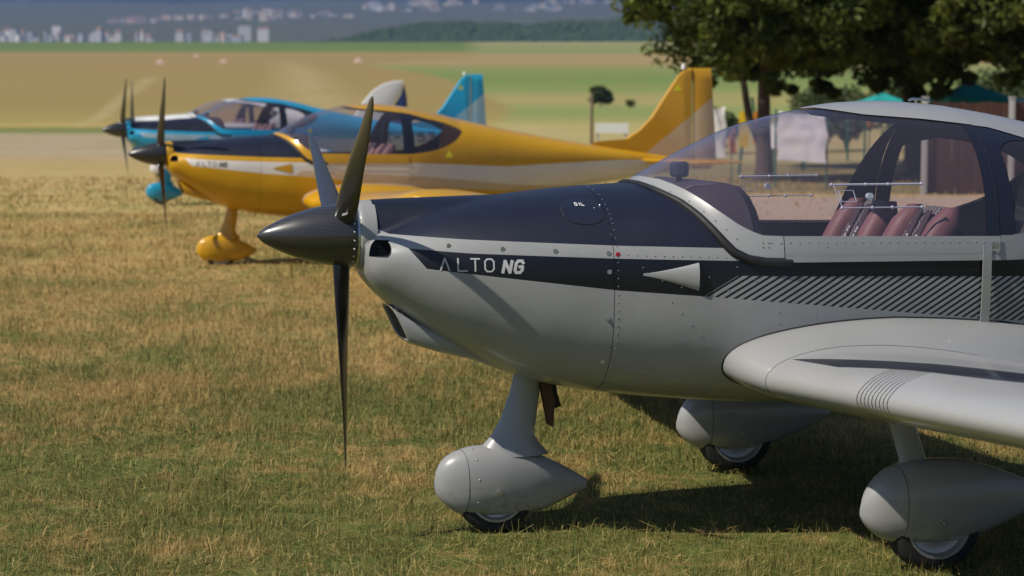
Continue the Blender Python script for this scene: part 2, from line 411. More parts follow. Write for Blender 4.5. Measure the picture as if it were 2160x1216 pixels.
# distant town: pale blocks on the slope
def wallmat(name, c): return basic(name, c, .85, var=.08, scale=.05)
TOWN = [wallmat('town_wall_%s' % n, c) for n, c in (('white', (.86, .83, .79)), ('cream', (.86, .72, .57)), ('grey', (.55, .56, .60)), ('peach', (.82, .58, .46)))]
M_ROOFR = basic('town_roof_red', (.30, .19, .15), .9); M_ROOFG = basic('town_roof_grey', (.3, .3, .32), .9)
M_TWIN = basic('town_window', (.05, .06, .08), .3)
def town_px(px, py, wpx, hpx, d, mi):
    """a block whose footprint stands on the slope at distance d; px,py give its bearing"""
    x = (px - 1080) / F_PX * d; z0 = CAM_H + (235 - (py + hpx / 2)) / F_PX * d
    wd, h = wpx / F_PX * d, hpx / F_PX * d
    root = empty('apartment_block', (x, d, z0), rnd.uniform(-.25, .25))
    mb = MB(); dp = rnd.uniform(10, 16); mb.box((0, 0, h / 2 - 10), (wd, dp, h + 20)); mb.build('wall', TOWN[mi], root)
    mb = MB()
    if rnd.random() < .45:
        mb.add([(-wd/2-.4, -dp/2-.4, h), (wd/2+.4, -dp/2-.4, h), (wd/2+.4, dp/2+.4, h), (-wd/2-.4, dp/2+.4, h), (-wd/2, 0, h+4), (wd/2, 0, h+4)],
               [(0, 1, 5, 4), (1, 2, 5), (2, 3, 4, 5), (3, 0, 4), (0, 3, 2, 1)])
        mb.build('roof', M_ROOFR, root)
    else:
        mb.box((0, 0, h + .4), (wd + .6, dp + .6, .8)); mb.build('roof', M_ROOFG, root)
    if wpx > 9 and d > 5000:
        mb = MB(); k = max(2, int(wd / 5)); fl = max(1, int(h / 3.2))
        for i in range(min(k, 16)):
            for j in range(min(fl, 8)):
                mb.box((-wd/2 + (i + .5) * wd / min(k, 16), -dp/2 - .05, (j + .55) * h / min(fl, 8)), (1.4, .3, 1.3))
        o = mb.build('windows', M_TWIN, root); tag(o, kind='stuff')
    return root
town = []
for (px, py, w_, h_, d, mi) in [(25, 72, 26, 26, 2500, 0), (2, 84, 10, 12, 2500, 2), (50, 84, 22, 8, 2450, 0), (78, 82, 26, 9, 2450, 0), (128, 60, 20, 15, 3000, 0), (112, 78, 18, 9, 2600, 2), (72, 72, 16, 8, 2900, 2),
                                (155, 78, 24, 14, 2600, 3), (176, 82, 12, 8, 2600, 2), (203, 79, 13, 14, 2600, 0), (242, 80, 15, 13, 2700, 1), (300, 82, 14, 12, 2700, 3), (322, 84, 18, 7, 2700, 2), (404, 74, 12, 16, 2700, 2),
                                (440, 72, 18, 20, 2500, 2), (455, 82, 22, 14, 2500, 0), (505, 82, 24, 12, 2600, 2), (476, 74, 10, 7, 2800, 3), (520, 60, 30, 22, 3800, 0), (560, 66, 26, 12, 3500, 0)]:
    town.append((px, py, w_ * .9, h_ * .75, d * 1.3 if d < 3500 else d, mi))
def cluster(n, x0, x1, y0, y1, ws, hs, ds, mis):
    for i in range(n):
        town.append((rnd.uniform(x0, x1), rnd.uniform(y0, y1), rnd.uniform(*ws), rnd.uniform(*hs), rnd.uniform(*ds), rnd.choice(mis)))
cluster(30, 232, 350, 40, 58, (9, 18), (4, 8), (5200, 5600), (0, 3, 1, 2))
cluster(30, 340, 480, 36, 47, (10, 20), (5, 8), (5600, 5900), (1, 3, 1, 0))
cluster(46, 495, 620, 25, 64, (8, 18), (6, 11), (5400, 6400), (0, 1, 3, 1))
cluster(34, 600, 750, 32, 48, (8, 18), (5, 9), (5600, 6000), (1, 0, 1, 2))
cluster(14, 760, 830, 10, 34, (7, 15), (4, 8), (6400, 7000), (1, 2, 0))
cluster(22, 840, 970, 18, 38, (8, 17), (4, 7), (6300, 6800), (0, 2, 1))
cluster(18, 870, 1010, 2, 16, (8, 17), (3, 7), (7000, 7400), (1, 2, 1))
cluster(26, 1045, 1180, 14, 34, (9, 18), (3, 6), (6500, 6900), (0, 1, 2))
cluster(12, 1140, 1310, 2, 14, (8, 16), (3, 5), (7200, 7600), (2, 2, 1))
cluster(30, 0, 500, 66, 84, (6, 16), (4, 10), (2600, 3400), (2, 2, 0))
first = {}
for i, (px, py, w_, h_, d, mi) in enumerate(town):
    if d < 4600: h_ *= .66; py += h_ * .2
    o = town_px(px, py, w_, h_, d, mi)
    if i == 0: tag(o, 'broad white block at the far left end of the distant town', 'building')
    elif i == 4: tag(o, 'small white block alone above the roofs at the far left of the town', 'building')
    elif i == 14: tag(o, 'tall pale block nearest the field edge, left of the wooded hill', 'building')
    else:
        row = 'near the field edge' if py > 62 else ('on the slope' if py > 30 else 'high up')
        part = 'at the left end of the far town' if px < 232 else 'in the left rows of the far town' if px < 345 else 'in the long row left of the town centre' if px < 495 else 'in the dense town centre' if px < 620 else 'beside the wooded hill' if px < 750 else 'above the left half of the wood' if px < 835 else 'above the middle of the wood' if px < 1020 else 'above the right half of the wood'
        cl_ = ('white', 'cream', 'grey', 'peach')[mi]
        tag(o, 'blurred %s block %s, %s' % (cl_, row, part), 'building', '%s blocks %s, %s' % (cl_, row, part))

# ------------------------------------------------------------------ aircraft materials
def paint_material(name, body, top, stripe, hatch_a, hatch_b, rear_tint=None, metal=0.0, hline=((1.3, .990), (2.45, .968), (5.7, .93))):
    b = NB(name); p = b.p
    tc = b.n('ShaderNodeTexCoord').outputs['Object']; sp = b.n('ShaderNodeSeparateXYZ'); b.lk(tc, sp.inputs[0])
    u, w_ = sp.outputs[0], sp.outputs[2]
    gt = lambda a, c: b.math('GREATER_THAN', a, c)
    AND = lambda *q: q[0] if len(q) == 1 else b.math('MULTIPLY', q[0], AND(*q[1:]))
    navy = AND(gt(w_, b.pw(u, [(.08, 1.165), (.15, 1.134), (.4, 1.119), (.911, 1.097), (1.3, 1.087), (1.6, 1.08)])), gt(u, .108), gt(1.7, u))
    s_top = b.pw(u, [(.2, 1.087), (.4, 1.072), (.915, 1.052), (1.345, 1.042), (2.3, 1.028), (2.45, 1.03), (3.4, .985), (4.6, 1.035), (5.7, 1.02)])
    s_bot = b.pw(u, [(.2, 1.026), (.258, 1.017), (.915, .94), (1.256, .914), (1.586, .884), (2.291, .814), (2.6, .79), (3.4, .74), (5.7, .74)])
    stripe_m = AND(gt(s_top, w_), gt(w_, s_bot), gt(u, b.math('MULTIPLY_ADD', w_, -.83, 1.102)))
    hz = AND(stripe_m, gt(b.pw(u, list(hline)), w_), gt(b.math('MULTIPLY_ADD', w_, -1.64, u), 1.228 - 1.64 * .926))
    q = b.math('FRACT', b.math('DIVIDE', b.math('MULTIPLY_ADD', w_, -1.64, b.math('ADD', u, 10.0)), 0.0375))
    hatch = b.mix(gt(q, .42), hatch_b, hatch_a)
    tcn = b.noise(tc, 3.0, 6.0, .65)
    mps = b.n('ShaderNodeMapping'); b.lk(tc, mps.inputs[0]); mps.inputs['Scale'].default_value = (1.6, 5, 9); strk = b.noise(mps.outputs[0], 3.0, 5.0, .7)
    grime = b.math('MULTIPLY', b.mr(tcn, .3, .7, .92, 1.05), b.mr(strk, .55, .8, 1.0, .84))
    c = b.mix(navy, body, top); c = b.mix(stripe_m, c, stripe); c = b.mix(hz, c, hatch)
    cc = b.n('ShaderNodeVectorMath', operation='SCALE'); b.lk(c, cc.inputs[0]); b.lk(grime, cc.inputs['Scale'])
    b.lk(cc.outputs[0], p.inputs['Base Color'])
    b.lk(b.mix(navy, (.36, .36, .36), (.48, .48, .48)), p.inputs['Roughness'])
    rp = b.math('ADD', b.noise(tc, 2.6, 3.0, .5), b.math('MULTIPLY', b.noise(tc, 190.0, 2.0, .5), .004)); b.bump(rp, .5, .012)
    b.lk(b.mr(b.math('MAXIMUM', navy, stripe_m), 0, 1, .40, .18), p.inputs['Coat Weight']); p.inputs['Coat Roughness'].default_value = .08
    p.inputs['Specular IOR Level'].default_value = .4
    p.inputs['Metallic'].default_value = metal
    return b.mat

def wing_material(name, body, dark, side):
    """white-grey wing with the tapered dark stripe and nine thin curved lines over the leading edge"""
    b = NB(name); p = b.p
    tc = b.n('ShaderNodeTexCoord').outputs['Object']; sp = b.n('ShaderNodeSeparateXYZ'); b.lk(tc, sp.inputs[0])
    u, y, z = sp.outputs
    v = b.math('MULTIPLY', y, -1.0 if side > 0 else 1.0)
    gt = lambda a, c: b.math('GREATER_THAN', a, c)
    # tapered stripe on the upper face, running outboard just aft of the leading edge
    c1 = b.pw(v, [(.80, 1.43), (1.2, 1.475), (1.6, 1.555), (2.1, 1.61), (4.2, 1.9)]); wdt = b.pw(v, [(.80, .0), (1.2, .042), (2.0, .070), (4.2, .08)])
    st = gt(wdt, b.math('ABSOLUTE', b.math('SUBTRACT', u, c1)))
    st = b.math('MULTIPLY', st, b.math('MULTIPLY', gt(z, b.math('MULTIPLY_ADD', v, .0627, .562)), gt(v, .79)))
    # curved lines: families of v(u)
    vc = b.math('MULTIPLY_ADD', b.math('POWER', b.math('MAXIMUM', b.math('SUBTRACT', u, 1.37), 0.0), .8), -.22, 1.535)
    r_ = b.math('DIVIDE', b.math('SUBTRACT', v, vc), .027)
    ln = b.math('MULTIPLY', gt(.24, b.math('FRACT', b.math('ADD', r_, 20.0))), b.math('MULTIPLY', gt(8.25, r_), gt(r_, -.02)))
    ln = b.math('MULTIPLY', ln, gt(c1, u))
    m = b.math('MAXIMUM', st, ln)
    n = b.noise(tc, 5.0, 4, .6)
    c = b.mix(m, b.mix(n, tuple(x * .95 for x in body), tuple(x * 1.05 for x in body)), dark)
    b.lk(c, p.inputs['Base Color']); p.inputs['Roughness'].default_value = .35
    p.inputs['Coat Weight'].default_value = .5; p.inputs['Coat Roughness'].default_value = .1
    return b.mat

def fin_material(name, c1, c2):
    b = NB(name); p = b.p
    tc = b.n('ShaderNodeTexCoord').outputs['Object']; sp = b.n('ShaderNodeSeparateXYZ'); b.lk(tc, sp.inputs[0])
    u, y, z = sp.outputs
    m = b.math('GREATER_THAN', b.math('MULTIPLY_ADD', u, .76, -2.72), z)
    b.lk(b.mix(m, c1, c2), p.inputs['Base Color']); p.inputs['Roughness'].default_value = .35; p.inputs['Coat Weight'].default_value = .5
    return b.mat

M_RUBBER = basic('black_rubber', (.012, .012, .013), .6, var=.2, scale=30)
M_TYRE = basic('tyre_rubber', (.018, .018, .018), .85, var=.3, scale=40)
M_DARK = basic('dark_interior', (.012, .012, .016), .7, var=.2)
M_TRIM = basic('navy_frame', (.012, .014, .026), .35, coat=.3)
M_STEEL = basic('steel', (.55, .55, .55), .3, metal=1.0)
M_RIM = basic('rim_alloy', (.5, .5, .5), .4, metal=.8, var=.1, scale=20)
M_EXH = basic('brown_exhaust_plate', (.09, .045, .025), .6, metal=.3, var=.3, scale=15)
M_PLEX = basic('acrylic_rail', (.55, .6, .7), .15, coat=1.0)
M_CLEARSTRIP = basic('strap_clear', (.42, .43, .44), .2, metal=.5)
M_MAROON = basic('maroon_leather', (.19, .085, .09), .6, var=.2, scale=12)
M_WHITE = basic('white_paint', (.8, .8, .78), .5)
M_RED = basic('red_paint', (.5, .02, .03), .4)
M_YEL = basic('yellow_sticker', (.85, .75, .03), .5)
M_BELT = basic('belt_webbing', (.05, .03, .04), .8, var=.3, scale=60)
b = NB('checked_cloth'); tc = b.n('ShaderNodeTexCoord').outputs['Object']
ck = b.n('ShaderNodeTexChecker'); b.lk(tc, ck.inputs[0]); ck.inputs[3].default_value = 85; ck.inputs[1].default_value = (.22, .2, .2, 1); ck.inputs[2].default_value = (.02, .02, .025, 1)
b.lk(ck.outputs[0], b.p.inputs['Base Color']); b.p.inputs['Roughness'].default_value = .9; M_CHECK = b.mat
# woven carbon fibre: fine turned lines under clear coat
b = NB('carbon_fibre'); tc = b.n('ShaderNodeTexCoord').outputs['Object']
wv = b.n('ShaderNodeTexWave'); mpc = b.n('ShaderNodeMapping'); b.lk(tc, mpc.inputs[0]); mpc.inputs['Scale'].default_value = (.12, 1, 1); mpc.inputs['Rotation'].default_value = (0, R(12), 0); wv.wave_type = 'BANDS'; wv.bands_direction = 'Z'; b.lk(mpc.outputs[0], wv.inputs[0]); wv.inputs['Scale'].default_value = 70; wv.inputs['Distortion'].default_value = .8; wv.inputs['Detail'].default_value = 2
wv2 = b.n('ShaderNodeTexWave'); wv2.bands_direction = 'Z'; b.lk(tc, wv2.inputs[0]); wv2.inputs['Scale'].default_value = 120; wv2.inputs['Distortion'].default_value = 1.5
f = b.math('MULTIPLY', wv.outputs['Fac'], wv2.outputs['Fac'])
b.lk(b.mix(f, (.006, .006, .0065), (.10, .09, .085)), b.p.inputs['Base Color']); b.p.inputs['Roughness'].default_value = .35
b.p.inputs['Coat Weight'].default_value = 1.0; b.p.inputs['Coat Roughness'].default_value = .12; M_CARBON = b.mat
b = NB('blade_carbon'); tc = b.n('ShaderNodeTexCoord').outputs['Object']
wv = b.n('ShaderNodeTexWave'); b.lk(tc, wv.inputs[0]); wv.inputs['Scale'].default_value = 90; wv.inputs['Distortion'].default_value = 1.2; wv.inputs['Detail'].default_value = 2
b.lk(b.mix(wv.outputs['Fac'], (.007, .0065, .006), (.028, .025, .022)), b.p.inputs['Base Color']); b.p.inputs['Roughness'].default_value = .3
b.p.inputs['Coat Weight'].default_value = .8; b.p.inputs['Coat Roughness'].default_value = .32; M_BLADE = b.mat
# tinted acrylic
b = NB('canopy_acrylic')
fr = b.n('ShaderNodeFresnel'); bf_ = b.n('ShaderNodeNewGeometry').outputs['Backfacing']; b.lk(b.math('MULTIPLY_ADD', bf_, 1 / 1.45 - 1.45, 1.45), fr.inputs[0])   # same reflectance on both sides of the thin sheet
trn = b.n('ShaderNodeBsdfTransparent'); trn.inputs[0].default_value = (.90, .865, .90, 1)
gl = b.n('ShaderNodeBsdfGlossy'); gl.inputs['Roughness'].default_value = .03; gl.inputs[0].default_value = (.9, .9, 1, 1)
df = b.n('ShaderNodeBsdfDiffuse'); df.inputs[0].default_value = (.5, .49, .64, 1)  # lavender diffuse veil imitates hazy sky reflection on the sheet
m0 = b.n('ShaderNodeMixShader'); m0.inputs[0].default_value = .05; b.lk(trn.outputs[0], m0.inputs[1]); b.lk(df.outputs[0], m0.inputs[2])
m1 = b.n('ShaderNodeMixShader'); b.lk(fr.outputs[0], m1.inputs[0]); b.lk(m0.outputs[0], m1.inputs[1]); b.lk(gl.outputs[0], m1.inputs[2]); b.lk(m1.outputs[0], b.out.inputs[0])
M_GLASS = b.mat

# ------------------------------------------------------------------ aircraft shape (local: x = aft, y = right side, z = up; left side is -y)
Ktop = pchip([(.07, 1.125), (.10, 1.138), (.15, 1.155), (.22, 1.182), (.35, 1.226), (.5, 1.253), (.65, 1.270), (.86, 1.290), (1.10, 1.304)])
Ctop = pchip([(1.10, 1.304), (1.16, 1.336), (1.231, 1.374), (1.382, 1.454), (1.533, 1.520), (1.763, 1.575), (1.958, 1.601), (2.08, 1.605), (2.3, 1.592), (2.52, 1.561), (2.72, 1.52), (3.0, 1.455), (3.46, 1.36), (4.24, 1.222), (4.8, 1.135), (5.55, 1.04)])
Bot = pchip([(.07, .975), (.10, .935), (.14, .895), (.19, .85), (.30, .765), (.43, .69), (.66, .59), (.86, .543), (1.24, .50), (1.54, .478), (2.0, .47), (2.6, .50), (3.5, .62), (4.5, .79), (5.55, .93)])
HW = pchip([(.07, .135), (.085, .19), (.105, .222), (.14, .25), (.19, .275), (.26, .305), (.4, .355), (.6, .405), (.9, .46), (1.2, .515), (1.6, .56), (2.3, .56), (2.8, .49), (3.5, .36), (4.5, .2), (5.2, .09), (5.55, .03)])
WC = pchip([(.07, 1.045), (.15, 1.04), (.4, 1.0), (.9, .98), (1.3, 1.0), (2.3, 1.0), (3.0, 1.03), (4.0, 1.05), (5.55, .985)])
NB_ = pchip([(.07, 2.1), (.3, 2.25), (.9, 2.9), (1.5, 3.2), (2.5, 3.0), (3.5, 2.5), (5.55, 2.0)])
NT_ = pchip([(.07, 2.1), (.9, 2.25), (1.10, 2.25), (1.3, 2.15), (1.53, 2.0), (1.76, 2.05), (2.0, 2.2), (2.3, 2.35), (5.55, 2.0)])
Rhw = pchip([(.05, .122), (.1, .128), (.5, .22), (.65, .26)])
Rtop = pchip([(.05, 1.243), (.1, 1.249), (.32, 1.257), (.6, 1.263), (.65, 1.262)])
Kext = pchip([(.86, 1.290), (1.10, 1.304), (1.3, 1.318), (1.7, 1.36)])
PHS = lerp_tab([(1.10, 1.25), (1.14, .95), (1.2, .50), (1.3, .18), (1.42, .0), (1.6, -.3)])
def top_w(u): return Ktop(u) if u < 1.10 else Ctop(u)
def hgt(u, ph):
    if u <= 1.10 or u >= 1.7: return top_w(u) - WC(u)
    ph = min(ph, math.pi - ph)
    g = min(max((ph - PHS(u)) / .45, 0), 1); g = g * g * (3 - 2 * g); k = min(max((u - 1.45) / .25, 0), 1); g = g + (1 - g) * k
    return (Kext(u) * (1 - g) + Ctop(u) * g) - WC(u)
def rad(u, ph):
    """polar radius of the fuselage section about (0, WC)"""
    c, s_ = abs(math.cos(ph)), math.sin(ph)
    wc = WC(u); h = hgt(u, ph) if s_ >= 0 else (wc - Bot(u)); n = NT_(u) if s_ >= 0 else NB_(u)
    r = ((c / HW(u)) ** n + (abs(s_) / h) ** n) ** (-1 / n)
    if u < .65 and s_ > 0:
        r2 = ((c / Rhw(u)) ** 2.2 + (s_ / (Rtop(u) - wc)) ** 2.2) ** (-1 / 2.2); r = max(r, r2)
    return r
def pt(u, ph, k=1.0, off=0.0):
    r = rad(u, ph) * k + off
    return Vector((u, -r * math.cos(ph), WC(u) + r * math.sin(ph)))
def side_v(u, w_):
    """half width of the fuselage at height w_"""
    if 1.10 < u < 1.7 and w_ > WC(u):
        ph = phi_at(u, w_); return rad(u, ph) * math.cos(ph)
    wc = WC(u); d = w_ - wc; h = (top_w(u) - wc) if d >= 0 else (wc - Bot(u)); n = NT_(u) if d >= 0 else NB_(u)
    q = 1 - (min(abs(d) / h, 1)) ** n; v = HW(u) * max(q, 0) ** (1 / n)
    if u < .65 and d > 0:
        q2 = 1 - min(d / (Rtop(u) - wc), 1) ** 2.2; v = max(v, Rhw(u) * max(q2, 0) ** (1 / 2.2))
    return v
def phi_at(u, w_):
    if w_ >= top_w(u) - 1e-4: return math.pi / 2
    if 1.10 < u < 1.7 and w_ > WC(u):
        lo, hi = 0.0, math.pi / 2
        for _ in range(26):
            m = (lo + hi) / 2
            if rad(u, m) * math.sin(m) + WC(u) < w_: lo = m
            else: hi = m
        return lo
    return math.atan2(w_ - WC(u), side_v(u, w_))
def on_side(u, w_, off=0.0, side=1):
    """point on the left (side=1) skin with outward offset"""
    e = 0.004
    v = side_v(u, w_); p0 = Vector((u, -v, w_))
    if off:
        du = (side_v(u + e, w_) - side_v(u - e, w_)) / (2 * e); dw = (side_v(u, w_ + e) - side_v(u, w_ - e)) / (2 * e)
        n = Vector((-du, -1, -dw)); dn = Vector((-du, -1.0, -dw)); 
        nn = Vector((-du, -1.0, -dw)); nn = Vector((-du, -1, -dw)).normalized()
        p0 = p0 + nn * off
    if side < 0: p0.y = -p0.y
    return p0

SEAL = [(1.10, 1.310), (1.112, 1.296), (1.135, 1.278), (1.185, 1.243), (1.225, 1.20), (1.262, 1.150), (1.295, 1.105), (1.325, 1.072), (1.375, 1.047), (1.44, 1.037), (1.5, 1.035)]
w_seal = lerp_tab(SEAL + [(2.335, 1.030)])
GL_LOW = [(1.135, 1.33), (1.16, 1.318), (1.20, 1.292), (1.236, 1.262), (1.29, 1.214), (1.343, 1.172), (1.39, 1.144), (1.43, 1.130), (1.50, 1.127), (2.335, 1.116)]
w_gl = lerp_tab(GL_LOW)
RW_LOW = pchip([(2.40, 1.122), (2.5, 1.133), (2.62, 1.153), (2.74, 1.190), (2.84, 1.240), (2.91, 1.300), (2.935, 1.335)])
RW_UP = pchip([(2.40, 1.425), (2.44, 1.455), (2.5, 1.462), (2.62, 1.45), (2.74, 1.422), (2.84, 1.388), (2.91, 1.355), (2.935, 1.336)])
ROOF = lerp_tab([(1.78, 1.585), (1.85, 1.570), (1.932, 1.554), (2.15, 1.537), (2.404, 1.508), (2.56, 1.463), (2.6, 1.45)])

def shell_low(us, wlow, k=1.0, n=44, off=0.0):
    """skin from the near upper boundary down round the belly to the far one"""
    rows = []
    for u in us:
        a = max(phi_at(u, wlow(u)), .02); m1 = n // 4; m2 = n - 2 * m1
        an = [a * (1 - j / m1) for j in range(m1)] + [-math.pi * j / m2 for j in range(m2)] + [-math.pi - a * j / m1 for j in range(m1 + 1)]
        rows.append([pt(u, q, k, off) for q in an])
    return rows
def strip(us, fa, fb, n, off=0.0, side=1, k=1.0):
    rows = []
    for u in us:
        a, c = phi_at(u, fa(u)), phi_at(u, fb(u))
        row = []
        for j in range(n + 1):
            q = pt(u, a + (c - a) * j / n, k, off)
            if side < 0: q.y = -q.y
            row.append(q)
        rows.append(row)
    return rows

def decal(poly_list, name, mat, parent, off=.0012, res=.02, side=1):
    """flat lettering laid on the skin: polygons in (u, w)"""
    bm = bmesh.new()
    for poly in poly_list:
        vs = [bm.verts.new((q[0], 0, q[1])) for q in poly]
        try: bm.faces.new(vs)
        except Exception: pass
    bmesh.ops.triangulate(bm, faces=bm.faces)
    long = [e for e in bm.edges if e.calc_length() > res]
    if long: bmesh.ops.subdivide_edges(bm, edges=long, cuts=3, use_grid_fill=True)
    for v in bm.verts: v.co = on_side(v.co.x, v.co.z, off, side)
    me = bpy.data.meshes.new(name); bm.to_mesh(me); bm.free(); me.materials.append(mat); finish(me, 180, False)
    return link(bpy.data.objects.new(name, me), parent)

def stroke(pts, t):
    """polyline with thickness -> list of quads in the plane"""
    out = []
    for a, c in zip(pts[:-1], pts[1:]):
        a, c = Vector(a), Vector(c); d = (c - a)
        if d.length == 0: continue
        d.normalize(); n = Vector((-d.y, d.x)) * t / 2; e = d * t * .3
        out.append([tuple(a - e + n), tuple(a - e - n), tuple(c + e - n), tuple(c + e + n)])
    return out
def glyph(ch, x, y, h, wd, t, slant=0.0):
    G = {'A': [[(0, 0), (.5, 1), (1, 0)]], 'L': [[(0, 1), (0, 0), (1, 0)]], 'T': [[(0, 1), (1, 1)], [(.5, 1), (.5, 0)]],
         'O': [[(.25, 0), (.75, 0), (1, .2), (1, .8), (.75, 1), (.25, 1), (0, .8), (0, .2), (.25, 0)]],
         'N': [[(0, 0), (0, 1), (1, 0), (1, 1)]], 'G': [[(1, .8), (.78, 1), (.22, 1), (0, .8), (0, .2), (.22, 0), (.78, 0), (1, .2), (1, .5), (.55, .5)]],
         'I': [[(.5, 0), (.5, 1)]], 'K': [[(0, 0), (0, 1)], [(1, 1), (0, .45)], [(.3, .6), (1, 0)]], '-': [[(.1, .5), (.9, .5)]],
         '5': [[(1, 1), (0, 1), (0, .55), (.7, .6), (1, .4), (1, .15), (.7, 0), (0, .05)]], '3': [[(0, 1), (.8, 1), (1, .8), (.8, .53), (.4, .53)], [(.8, .53), (1, .3), (.8, 0), (0, 0)]],
         'S': [[(1, .85), (.75, 1), (.25, 1), (0, .78), (.2, .55), (.8, .45), (1, .22), (.75, 0), (.25, 0), (0, .15)]],
         'U': [[(0, 1), (0, .2), (.25, 0), (.75, 0), (1, .2), (1, 1)]]}
    out = []
    for pl in G[ch]:
        out += stroke([(x + q[0] * wd + q[1] * h * slant, y + q[1] * h) for q in pl], t)
    return out

def superell(cx, cz, a, c_, n, m):   # ring in the y-z plane
    out = []
    for k in range(m):
        t = 2 * math.pi * k / m; cs, sn = math.cos(t), math.sin(t)
        out.append((a * math.copysign(abs(cs) ** (2 / n), cs) + cx, c_ * math.copysign(abs(sn) ** (2 / n), sn) + cz))
    return out

def airfoil(n=18, t=.15):
    up, lo = [], []
    for i in range(n + 1):
        x = (1 - math.cos(math.pi * i / n)) / 2
        yt = 5 * t * (.2969 * math.sqrt(x) - .126 * x - .3516 * x * x + .2843 * x ** 3 - .1036 * x ** 4); yc = .03 * (1 - (2 * x - .8) ** 2 / 1.44)
        up.append((x, yc + yt)); lo.append((x, yc - yt))
    return list(reversed(up)) + lo[1:-1]

def blade_mesh(parent, ang, hub_w, R_=.85, u0=.0):
    """one propeller blade, twisted and tapered; ang from straight up towards the left side"""
    st = [(.085, .036, .022, 50), (.12, .041, .019, 49), (.17, .045, .014, 45), (.24, .046, .011, 41), (.34, .045, .009, 34), (.48, .041, .007, 27), (.62, .034, .0055, 22), (.74, .026, .004, 18), (.81, .019, .003, 16), (.84, .010, .002, 15), (.85, .002, .001, 15)]
    cv, cw = math.sin(ang), math.cos(ang)
    rdir = Vector((0, -cv, cw)); mdir = Vector((0, cw, cv))        # radial, direction of travel
    rows = []
    for r, ch, th, pit in st:
        pa = R(pit); c = mdir * math.cos(pa) + Vector((-1, 0, 0)) * math.sin(pa); nrm = c.cross(rdir).normalized()
        ctr = rdir * (r / .85 * R_) + Vector((u0, 0, hub_w)) - c * ch * .12 * (r > .5) - c * .0
        row = []
        for k in range(14):
            t = 2 * math.pi * k / 14
            row.append(ctr + c * ch * math.cos(t) * 1.0 + nrm * th * math.sin(t))
        rows.append(row)
    mb = MB(); mb.grid(rows, closed_v=True, cap0=True, cap1=True)
    o = mb.build('blade', M_BLADE, parent, smooth=60)
    q = rdir * .125 + Vector((u0, 0, hub_w)) 
    return o, q, rdir, mdir

